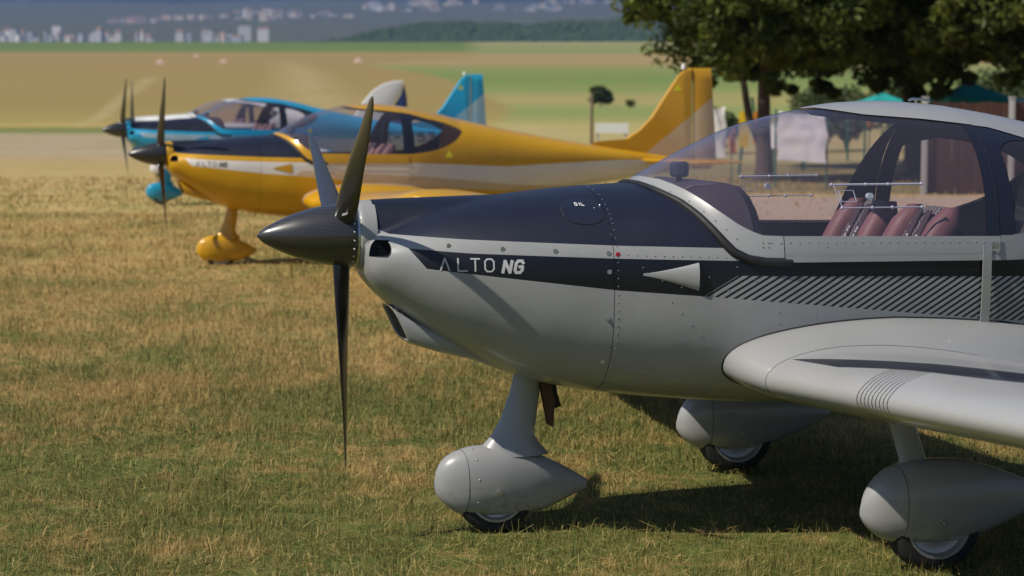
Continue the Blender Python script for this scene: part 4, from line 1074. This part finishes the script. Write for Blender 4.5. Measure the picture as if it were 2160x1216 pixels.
        prof = {'x': (1.618, 2.33), 'top': [(1.618, .222), (1.63, .262), (1.66, .312), (1.713, .357), (1.82, .388), (1.95, .386), (2.05, .367), (2.2, .315), (2.33, .25)],
                'bot': [(1.618, .20), (1.63, .178), (1.66, .145), (1.71, .112), (1.78, .100), (1.95, .098), (2.05, .118), (2.2, .172), (2.33, .228)]}
        wheel_pant(root, 0, ym, prof, .098, C['pant'], (1.885, .165), .165, .12, detail)
    # --- nose leg
    mb = MB(); rows = []
    for z, uu, ch, th in ((.60, .70, .052, .03), (.52, .69, .058, .032), (.42, .665, .070, .036), (.365, .645, .082, .040), (.335, .64, .105, .050), (.29, .635, .15, .066)):
        rows.append([(uu + q[0], q[1], z) for q in superell(0, 0, ch, th, 2.0, 20)])
    mb.grid(rows, closed_v=True, cap0=True, cap1=True); mb.build('nose_leg', Bm, root, smooth=60)
    if detail:
        mb = MB(); mb.grid([[(.735, -.03, .60), (.775, -.03, .60)], [(.755, -.03, .50), (.80, -.03, .49)], [(.775, -.03, .40), (.795, -.03, .39)]]); mb.v = [tuple(q) for q in mb.v]
        mb.grid([[(.735, .0, .60), (.775, .0, .60)], [(.755, .0, .50), (.80, .0, .49)], [(.775, .0, .40), (.795, .0, .39)]]); mb.build('exhaust_plate', M_EXH, root)
        mb = MB(); mb.tube([(.80, .08, .60), (.815, .08, .50), (.83, .08, .45)], .025, 12); mb.build('exhaust_pipe', M_RUBBER, root, smooth=60)
    prof = {'x': (.342, .932), 'top': [(.342, .195), (.352, .24), (.384, .286), (.43, .312), (.5, .328), (.608, .330), (.70, .306), (.8, .262), (.88, .218), (.932, .185)],
            'bot': [(.342, .178), (.352, .150), (.384, .112), (.43, .078), (.47, .066), (.60, .062), (.73, .068), (.8, .092), (.88, .128), (.932, .152)]}
    wheel_pant(root, 0, 0, prof, .088, C['pant'], (.575, .15), .15, .10, detail)
    # --- tail
    if fin == 'swept': oc = [(4.35, 1.16), (4.75, 1.19), (4.93, 1.30), (5.10, 1.47), (5.30, 1.76), (5.42, 1.93), (5.50, 1.985), (5.56, 1.985), (5.56, .95), (4.6, 1.0)]
    else: oc = [(4.45, 1.12), (4.62, 1.30), (4.78, 1.55), (4.98, 1.78), (5.22, 1.93), (5.5, 2.0), (5.66, 1.99), (5.60, 1.75), (5.42, 1.48), (5.15, 1.2), (4.9, 1.0)]
    def plate(outline, y0, th, name, mat, parent, horiz=False):
        mb = MB(); n_ = len(outline); cx = sum(q[0] for q in outline) / n_; cz = sum(q[1] for q in outline) / n_
        def P3(q, y, k): x = cx + (q[0] - cx) * k; z = cz + (q[1] - cz) * k; return (x, z, y0 + y) if horiz else (x, y0 + y, z)
        rows = [[P3(q, 0, 1.0) for q in outline], [P3(q, th * .7, .96) for q in outline], [P3(q, th, .8) for q in outline]]
        rows2 = [[P3(q, -th, .8) for q in outline], [P3(q, -th * .7, .96) for q in outline]]
        mb.grid(rows2 + rows, closed_v=True, cap0=True, cap1=True); return mb.build(name, mat, parent, smooth=30)
    plate(oc, 0, .035, 'fin', C['fin'], root)
    xr = 5.57 if fin == 'swept' else 5.51
    ro = [(xr, .93), (xr, 1.985), (xr + .20, 1.985), (xr + .25, 1.35), (xr + .27, 1.0), (xr + .2, .93)] if fin == 'swept' else [(5.0, .95), (5.18, 1.2), (5.45, 1.47), (5.62, 1.73), (5.68, 1.93), (5.74, 1.6), (5.74, 1.2), (5.6, .95)]
    plate(ro, 0, .022, 'rudder', C.get('rudder', C['fin']), root)
    for sd in (1, -1):
        plate([(4.95, sd * .03), (5.12, sd * 1.20), (5.20, sd * 1.25), (5.40, sd * 1.25), (5.42, sd * .03)], 1.03, .022, 'tailplane', Bm, root, True)
        plate([(5.43, sd * .06), (5.41, sd * 1.25), (5.60, sd * 1.22), (5.68, sd * .08)], 1.03, .014, 'elevator', Bm, root, True)
    if fin == 'swept': mb = MB(); mb.tube([(5.46, 0, 1.97), (5.46, 0, 2.0), (5.46, 0, 2.03)], [.02, .022, .010], 10); mb.build('beacon', M_WHITE, root, smooth=60)
    if C.get('sticker'):
        mb = MB(); y = -.0365; mb.add([(5.33, y, 1.745), (5.43, y, 1.745), (5.38, y, 1.83)], [(0, 1, 2)]); mb.build('fin_sticker', M_YEL, root)
    return root

def sphere(mb, c, r, n=8, m=5):
    c = Vector(c); vs = [c + Vector((0, 0, r))]
    for i in range(1, m):
        for k in range(n):
            a, t = math.pi * i / m, 2 * math.pi * k / n; vs.append(c + Vector((math.sin(a) * math.cos(t), math.sin(a) * math.sin(t), math.cos(a))) * r)
    vs.append(c - Vector((0, 0, r))); fs = [(0, 1 + k, 1 + (k + 1) % n) for k in range(n)]
    for i in range(m - 2):
        fs += [(1 + i * n + k, 1 + (i + 1) * n + k, 1 + (i + 1) * n + (k + 1) % n, 1 + i * n + (k + 1) % n) for k in range(n)]
    last = len(vs) - 1; fs += [(last, 1 + (m - 2) * n + (k + 1) % n, 1 + (m - 2) * n + k) for k in range(n)]
    mb.add(vs, fs)

M_DASH = basic('dash_vinyl', (.05, .035, .055), .6, var=.15)
NAVY = (.007, .010, .024)
GREY = (.31, .312, .305); BLK = (.006, .0065, .010)
M_NAVY = basic('navy_satin', NAVY, .42, coat=.45)
grey_b = basic('grey_gelcoat', GREY, .34, coat=.5, var=.05, scale=4)
Cg = dict(paint=paint_material('grey_livery', GREY, NAVY, BLK, (.30, .305, .30), BLK), body=grey_b, navy=M_NAVY, rivet=basic('rivet_paint', (.27, .27, .265), .4, metal=.1), text=basic('silver_letter', (.5, .5, .5), .4),
          wingL=wing_material('grey_wing_left', (.35, .35, .34), (.012, .013, .018), 1), wingR=wing_material('grey_wing_right', (.35, .35, .34), (.012, .013, .018), -1), fin=grey_b)
GOLD = (.60, .315, .008)
gold_b = basic('gold_paint', GOLD, .33, coat=.5, var=.05, scale=4, metal=.15)
Cy = dict(paint=paint_material('gold_livery', GOLD, NAVY, (.72, .68, .62), (.66, .54, .40), (.48, .33, .17), metal=.05, hline=((1.3, .965), (2.4, .905), (3.05, .845), (3.5, .80), (4.5, .76), (5.7, .74))), body=gold_b, navy=M_NAVY, rivet=gold_b, text=basic('dark_letter', (.10, .09, .08), .5),
          wingL=gold_b, wingR=gold_b, fin=fin_material('gold_fin', GOLD, (.56, .44, .29)), sticker=True, seal=basic('gold_seal', (.50, .36, .22), .6))
CYAN = (.012, .30, .50)
cyan_b = basic('cyan_paint', CYAN, .33, coat=.5, var=.05, scale=4)
Cb = dict(paint=paint_material('cyan_livery', CYAN, NAVY, (.30, .40, .47), (.45, .50, .54), (.20, .36, .48)), body=cyan_b, navy=M_NAVY, rivet=cyan_b, text=None,
          wingL=wing_material('cyan_wing_left', CYAN, (.6, .6, .6), 1), wingR=wing_material('cyan_wing_right', CYAN, (.6, .6, .6), -1), fin=fin_material('cyan_fin', (.015, .40, .62), (.42, .58, .60)), sticker=True, reg=True)
WHT = (.72, .72, .70)
white_b = basic('white_gelcoat', WHT, .33, coat=.5, var=.04, scale=4)
Cw = dict(paint=paint_material('white_livery', WHT, WHT, (.02, .05, .16), WHT, WHT), body=white_b, navy=M_NAVY, rivet=white_b, text=None, wingL=white_b, wingR=white_b,
          fin=white_b, rudder=basic('blue_rudder', (.015, .035, .13), .4, coat=.4))

for C_, c_ in ((Cg, GREY), (Cy, GOLD), (Cb, CYAN), (Cw, WHT)): C_['pant'] = fairing_material('fairing_paint', c_)
aircraft((-.623, 7.22, 0), 14, 'grey light aircraft with navy cowl and black prop, closest to the camera', Cg, 54.5)
aircraft((-3.40, 19.25, .035), 18.0, 'gold light aircraft with a white stripe, second in the parked row', Cy, 30, detail=False)
aircraft((-5.82, 29.8, .17), 22, 'bright blue light aircraft parked behind the gold one', Cb, 27, detail=False)
aircraft((-7.7, 40.5, .21), 17, 'white light aircraft with dark blue rudder, farthest in the row', Cw, 5, detail=False, fin='round')

# ------------------------------------------------------------------ trees
def leafmat(name, c0, c1):
    b = NB(name); p = b.p
    at = b.n('ShaderNodeAttribute', attribute_name='tint').outputs['Fac']
    c = b.mix(at, c0, c1); b.lk(c, p.inputs['Base Color']); p.inputs['Roughness'].default_value = .55; p.inputs['Specular IOR Level'].default_value = .3
    tr = b.n('ShaderNodeBsdfTranslucent'); b.lk(c, tr.inputs[0]); ms = b.n('ShaderNodeMixShader'); ms.inputs[0].default_value = .35
    b.lk(p.outputs[0], ms.inputs[1]); b.lk(tr.outputs[0], ms.inputs[2]); b.lk(ms.outputs[0], b.out.inputs[0]); return b.mat
M_LEAF = leafmat('leaves', (.024, .045, .009), (.18, .205, .035)); M_LEAF2 = leafmat('leaves_bush', (.04, .07, .02), (.13, .16, .06))
M_LEAFO = leafmat('leaves_olive', (.03, .055, .010), (.17, .20, .03)); M_LEAFD = leafmat('leaves_dark', (.02, .04, .012), (.075, .10, .025))
M_BARK = basic('bark', (.075, .05, .038), .95, var=.4, scale=9)
def leaves(centres, n, size, spread, name, mat, parent):
    C_ = np.array(centres); k = rng.integers(0, len(C_), n)
    d = rng.normal(0, 1, (n, 3)); d /= np.linalg.norm(d, axis=1)[:, None]; P0 = C_[k, :3] + d * (spread * C_[k, 3] * rng.random(n) ** .45)[:, None] * np.array([1, 1, .7])
    a = rng.normal(0, 1, (n, 3)); a /= np.linalg.norm(a, axis=1)[:, None]; c = np.cross(a, rng.normal(0, 1, (n, 3))); c /= np.linalg.norm(c, axis=1)[:, None]
    s = (size * rng.uniform(.6, 1.3, n))[:, None]
    V = np.stack([P0 - a * s, P0 + c * s * .5, P0 + a * s, P0 - c * s * .5], 1).reshape(-1, 3)
    me = bpy.data.meshes.new(name); me.vertices.add(4 * n); me.vertices.foreach_set('co', V.reshape(-1).astype(np.float32))
    me.loops.add(4 * n); me.loops.foreach_set('vertex_index', np.arange(4 * n, dtype=np.int32)); me.polygons.add(n)
    me.polygons.foreach_set('loop_start', np.arange(0, 4 * n, 4, dtype=np.int32)); me.polygons.foreach_set('loop_total', np.full(n, 4, dtype=np.int32)); me.update(calc_edges=True)
    t = me.attributes.new('tint', 'FLOAT', 'FACE'); t.data.foreach_set('value', (rng.random(len(C_))[k] * .6 + rng.random(n) * .4).astype(np.float32))
    me.materials.append(mat); return link(bpy.data.objects.new(name, me), parent)
def tree(x, y, label, h, r_trunk, crown, nclump, nleaf, fork=None, lean=(0, 0), mat=None, size=.10, group=None, cr=.40, prong=False):
    z0 = gz(x, y); root = empty('tree', (x, y, z0)); tag(root, label, 'tree', group)
    mb = MB(); fz = fork or h * .45; ax = []
    pts = [Vector((0, 0, -.1)), Vector((.02, 0, .25)), Vector((lean[0] * .5, lean[1] * .5, fz * .55)), Vector((lean[0], lean[1], fz)), Vector((lean[0] * 1.6, lean[1] * 1.5, fz + (h - fz) * .5)), Vector((lean[0] * 2, lean[1] * 2, h * .92))]
    mb.tube(pts, [r_trunk * 1.5, r_trunk, r_trunk * .9, r_trunk * .75, r_trunk * .4, .03], 10); top = pts[3]
    clumps = []
    for i in range(nclump):
        cx, cy, cz, rx, ry, rz = crown
        d = Vector((rnd.gauss(0, 1), rnd.gauss(0, 1), rnd.gauss(0, 1))).normalized() * rnd.random() ** .38
        q = Vector((cx + d.x * rx, cy + d.y * ry, cz + d.z * rz)); clumps.append((*q, cr * rnd.uniform(.5, 1.35)))
        if rnd.random() < .3: clumps.append((q.x + rnd.uniform(-.2, .2), q.y, q.z - rnd.uniform(.2, .7), cr * rnd.uniform(.25, .6)))
        if i % 5 == 0:
            t = rnd.uniform(.2, .9); s0 = pts[3].lerp(pts[4], t); mid = s0.lerp(q, .5) + Vector((0, 0, .25)); mb.tube([s0, mid, q], [r_trunk * .34, r_trunk * .18, .02], 6)
    if prong:
        for (dx, dz) in ((-.6, 1.9),):
            mb.tube([Vector((0, 0, fz * .45)), Vector((dx * .45, .1, fz * .9)), Vector((dx, .1, fz + dz))], [r_trunk * .55, r_trunk * .45, r_trunk * .2], 8)
    mb.build('trunk', M_BARK, root, smooth=60)
    o = leaves(clumps, nleaf, size, 1.0, 'crown', mat or M_LEAF, root); return root
tree(4.85, 38.5, 'big leafy tree with a forked trunk behind the gold tail', 8.5, .17, (-.1, .0, 3.75, 2.75, 2.2, 1.75), 330, 70000, fork=1.35, size=.07, prong=True, mat=M_LEAFO)
tree(8.6, 42.0, 'dark broad tree whose crown hangs over the teal gazebo', 9, .2, (-.6, -.6, 3.85, 3.2, 2.8, 1.95), 330, 84000, fork=1.5, lean=(-.25, 0), size=.09)
tree(11.6, 38.5, 'dark tree at the right edge with its crown reaching out of frame', 9, .2, (-1.1, 0, 3.95, 3.5, 2.6, 1.9), 330, 80000, fork=1.5, size=.09)
tree(9.1, 45.5, 'shaded tree filling the gap behind the two big trees', 9, .18, (-1.6, 0, 4.25, 4.3, 2.4, 2.1), 330, 70000, fork=1.6, size=.10)

def bush(x, y, r, h, label, n=2500, mat=None, size=.07, group=None):
    root = empty('bush', (x, y, gz(x, y))); tag(root, label, 'bush', group)
    mb = MB(); cl = []
    for i in range(16):
        d = Vector((rnd.gauss(0, 1), rnd.gauss(0, 1), rnd.gauss(0, 1))).normalized() * rnd.random() ** .4
        cl.append((d.x * r * .75, d.y * r * .75, h * .48 + d.z * h * .36, r * .45))
    for k in range(5): mb.tube([(0, 0, -.05), (cl[k][0] * .6, cl[k][1] * .6, cl[k][2])], [.04, .015], 6)
    mb.build('stem', M_BARK, root); leaves(cl, n, size, 1.0, 'foliage', mat or M_LEAF2, root); return root
bush(10.8, 246, 1.7, 2.9, 'small round dark tree alone in the field left of the gold tail', 9000, M_LEAFD, .16)
bush(14.6, 246, .8, 1.2, 'tiny shrub in the field just right of the lone round tree', 800, M_LEAF, .1)
for i, (x, y, r, h, lb) in enumerate([(8.9, 60, 1.0, 2.2, 'pale green shrub just right of the forked trunk'), (10.4, 62, 1.0, 2.3, 'grey green shrub between the two trunks'), (11.9, 60, 1.1, 2.7, 'tall shrub left of the teal gazebo, under the dark crown'),
                            (13.3, 56, 1.2, 2.7, 'shrub behind the teal gazebo'), (15.0, 55, 1.6, 3.2, 'sunlit bush above the pale gazebo at the right edge'), (5.9, 58, .8, 1.5, 'low dark shrub beside the white banner')]):
    bush(x, y, r, h, lb, 3600, M_LEAF2, .08)

# ------------------------------------------------------------------ brown board fence, gazebos, hung sheet and other things under the trees
b = NB('brown_boards'); tc = b.n('ShaderNodeTexCoord').outputs['Object']; oi = b.n('ShaderNodeObjectInfo').outputs['Random']
mp = b.n('ShaderNodeMapping'); b.lk(tc, mp.inputs[0]); mp.inputs['Scale'].default_value = (14, 14, 1.2)
c = b.mix(b.noise(mp.outputs[0], 3, 4, .6), (.035, .014, .010), (.13, .055, .035)); c = b.mix(b.math('MULTIPLY', oi, .5), c, (.05, .022, .016))
b.lk(c, b.p.inputs['Base Color']); b.p.inputs['Roughness'].default_value = .8; M_BOARD = b.mat
M_TEAL = basic('teal_canvas', (.010, .30, .28), .8, var=.15, scale=3); M_PALE = basic('pale_canvas', (.62, .78, .66), .8, var=.06)
M_GREENM = basic('green_metal', (.012, .11, .07), .5); M_SHEET = basic('white_cloth', (.88, .86, .86), .85, var=.06, scale=4)
M_POST = basic('grey_post', (.42, .42, .40), .7, var=.1)
fx0, fy0 = 6.85, 33.2
f_ang = 0.08
fence = empty('fence', (fx0, fy0, gz(0, fy0)), f_ang); tag(fence, 'tall dark brown board fence with pale posts right of the canopy', 'fence')
bw = MB(); bw.box((0, 0, .77), (.112, .022, 1.52)); first = bw.build('board', M_BOARD, fence); first.location = (.06, 0, 0)
for i in range(1, 44):
    o = link(bpy.data.objects.new('board', first.data), fence); o.location = (.06 + i * .118, rnd.uniform(-.004, .004), rnd.uniform(-.012, .008)); o.rotation_euler = (0, rnd.uniform(-.004, .004), 0)
rl = MB(); rl.box((2.6, .03, .35), (5.2, .03, .07)); rl.build('rail', M_BOARD, fence); rl = MB(); rl.box((2.6, .03, 1.25), (5.2, .03, .07)); rl.build('rail', M_BOARD, fence)
pm = MB(); pm.box((0, -.02, .79), (.075, .075, 1.6)); pm.box((0, -.02, 1.61), (.095, .095, .03)); p0 = pm.build('post', M_POST, fence); p0.location = (0, -.03, 0)
for xx in (1.47, 2.9, 4.4): o = link(bpy.data.objects.new('post', p0.data), fence); o.location = (xx, -.04, 0)

def gazebo(x, y, s, eave, apex, mat, label):
    root = empty('gazebo', (x, y, gz(x, y)), .15); tag(root, label, 'gazebo')
    mb = MB(); rows = []
    for t, k in ((0, 1), (.25, .72), (.5, .46), (.75, .22), (1, .01)):
        z = eave + (apex - eave) * (t ** 1.15)
        ring = []
        for j in range(4):
            a0 = math.pi / 4 + j * math.pi / 2
            for q in (0, .5):
                a = a0 + q * math.pi / 2; rr_ = s * k * (1.0 if q == 0 else .69); ring.append((rr_ * math.cos(a), rr_ * math.sin(a), z - (.05 * k if q else 0)))
        rows.append(ring)
    rows.insert(0, [(q[0] * 1.005, q[1] * 1.005, q[2] - .22) for q in rows[0]])
    mb.grid(rows, closed_v=True); mb.build('roof', mat, root)
    for j in range(4):
        a = math.pi / 4 + j * math.pi / 2; mb = MB(); mb.tube([(s * .95 * math.cos(a), s * .95 * math.sin(a), 0), (s * .95 * math.cos(a), s * .95 * math.sin(a), eave)], .03, 8); mb.build('leg', M_GREENM, root, smooth=40)
gazebo(9.95, 43.5, 1.02, 1.62, 1.98, M_TEAL, 'teal gazebo with a pointed canvas roof behind the brown fence')
gazebo(9.35, 50.5, 1.0, 1.45, 1.75, M_TEAL, 'teal canvas shelter half hidden at the left end of the fence')
gazebo(12.1, 43, 1.5, 1.55, 2.0, M_PALE, 'pale green canvas gazebo at the right edge behind the fence')

# hung white sheet
def sheet(x, y, w_, z0, z1, label, rz=0.0, tilt=0.0, name='hung_sheet', post=True, mat=None):
    root = empty(name, (x, y, gz(x, y)), rz); tag(root, label, 'sheet')
    mb = MB(); n = 14; rows = []
    for j in range(n + 1):
        t = j / n; row = []
        for i in range(n + 1):
            s_ = i / n; sag = .05 * math.sin(math.pi * s_) * (t ** 3)
            row.append(((s_ - .5) * w_ + .03 * math.sin(9 * t + 3 * s_), .03 * math.sin(5 * s_ + 4 * t) + .02 * noise.noise(Vector((s_ * 5, t * 5, 1))), z0 + (z1 - z0) * t - sag + tilt * (s_ - .5) * (1 - t)))
        rows.append(row)
    mb.grid(rows); mb.build('cloth', mat or M_SHEET, root, smooth=180)
    if post:
        for sx in (-.5, .5):
            mb = MB(); mb.tube([(sx * w_ * 1.04, .04, 0), (sx * w_ * 1.04, .04, z1 + .03)], .018, 8); mb.build('post', M_GREENM, root, smooth=40)
    return root
sheet(5.05, 34.8, .86, .50, 1.38, 'white sheet hung between two green posts, seen through the grey canopy', 0, -.06)
sheet(4.50, 44, .42, .30, 1.42, 'pale sheet standing just right of the gold rudder', 0, 0, 'banner', False)
# swing-like frame with yellow and orange panels
root = empty('play_frame', (5.0, 42, gz(0, 42))); tag(root, 'green play frame with a yellow and an orange panel', 'play frame')
for sx, sy in ((-.14, 0), (.14, 0)):
    mb = MB(); mb.tube([(sx * 1.6, 0, 0), (sx * .3, 0, 1.62)], .03, 8); mb.build('leg', M_GREENM, root, smooth=40)
mb = MB(); mb.box((-.13, -.05, .95), (.20, .04, .75)); mb.build('yellow_panel', basic('play_yellow', (.8, .55, .02), .6), root)
mb = MB(); mb.box((.14, -.05, .98), (.14, .04, .68)); mb.build('orange_panel', basic('play_orange', (.75, .25, .02), .6), root)
# orange slide-like strip seen through the windscreen
M_OR = basic('orange_cloth', (.85, .22, .04), .7)
def flag(x, y, z0, z1, wd, label):
    root = empty('marker_flag', (x, y, gz(x, y))); tag(root, label, 'flag')
    mb = MB(); mb.tube([(0, 0, 0), (0, 0, z1)], .012, 6); mb.build('pole', M_GREENM, root, smooth=40)
    mb = MB(); rows = [[(-.02 - .03 * math.sin(3 * t), .0, z0 + (z1 - z0) * t), (wd * (.9 - .3 * t) , .02, z0 + (z1 - z0) * t + .03)] for t in np.linspace(0, 1, 7)]
    mb.grid(rows); mb.build('cloth', M_OR, root, smooth=180)
flag(3.85, 35.0, .62, 1.05, .09, 'orange marker flag seen through the front of the grey windscreen')
flag(6.62, 37.0, 1.05, 1.25, .08, 'small orange flag seen through the grey plane\'s rear side glass')
# low white barrier with a thin post
root = empty('barrier', (2.6, 52, gz(0, 52))); tag(root, 'low white board barrier left of the gold tail fin', 'barrier')
mb = MB(); mb.box((0, 0, .82), (.85, .04, .26)); mb.build('board', M_WHITE, root)
for sx in (-.36, .36): mb = MB(); mb.box((sx, .03, .4), (.05, .05, .8)); mb.build('post', M_POST, root)
root = empty('post', (2.03, 51, gz(0, 51))); tag(root, 'thin weathered wooden post left of the gold tail fin', 'post')
mb = MB(); mb.tube([(0, 0, -.05), (0, 0, .9), (.01, 0, 1.72)], [.05, .045, .04], 8); mb.build('pole', basic('weathered_wood', (.2, .15, .1), .9, var=.3), root, smooth=40)
# white covered table under the tree
root = empty('table', (6.1, 44, gz(0, 44))); tag(root, 'white covered table beside the forked trunk', 'table')
mb = MB(); mb.box((0, 0, 1.02), (.75, .5, .04)); mb.build('tabletop', M_WHITE, root)
mb = MB(); mb.box((0, 0, .75), (.74, .49, .5)); mb.build('cloth', M_SHEET, root)
for sx in (-.33, .33):
    for sy in (-.2, .2): mb = MB(); mb.box((sx, sy, .27), (.04, .04, .54)); mb.build('leg', M_GREENM, root)
# airfield markers far out in the tan field
def marker(px, py, wd, label):
    d = float(np.interp(py, [97, 120, 155, 202], [1500, 1000, 600, 350])); x = (px - 1080) / F_PX * d; s = wd / F_PX * d
    root = empty('field_marker', (x, d, gz(x, d)), .3); tag(root, label, 'marker')
    mb = MB(); h = s * .62; mb.add([(-s/2, -s/2, 0), (s/2, -s/2, 0), (s/2, s/2, 0), (-s/2, s/2, 0), (-s*.1, -s*.1, h), (s*.1, -s*.1, h), (s*.1, s*.1, h), (-s*.1, s*.1, h)], [(0, 1, 5, 4), (1, 2, 6, 5), (2, 3, 7, 6), (3, 0, 4, 7), (4, 5, 6, 7)])
    mb.build('marker_body', basic('marker_pink', (.62, .42, .34), .8), root)
marker(342, 140, 17, 'pinkish field marker above the gold propeller'); marker(475, 138, 15, 'pinkish field marker right of the one above the gold propeller')
marker(418, 124, 12, 'small pale field marker beyond the two pinkish ones'); marker(758, 137, 17, 'pale field marker above the white rounded fin')

# ------------------------------------------------------------------ haze
HAZE = True
if HAZE:
    m = bpy.data.materials.new('haze'); m.use_nodes = True; t = m.node_tree; t.nodes.remove(t.nodes['Principled BSDF'])
    pv = t.nodes.new('ShaderNodeVolumePrincipled'); pv.inputs['Color'].default_value = (.26, .42, .85, 1); pv.inputs['Density'].default_value = 1.5e-4; pv.inputs['Anisotropy'].default_value = .2
    t.links.new(pv.outputs[0], t.nodes['Material Output'].inputs['Volume'])
    mb = MB(); mb.box((0, 4500, 990), (15000, 18000, 2000)); o = mb.build('haze', m); tag(o, kind='stuff')
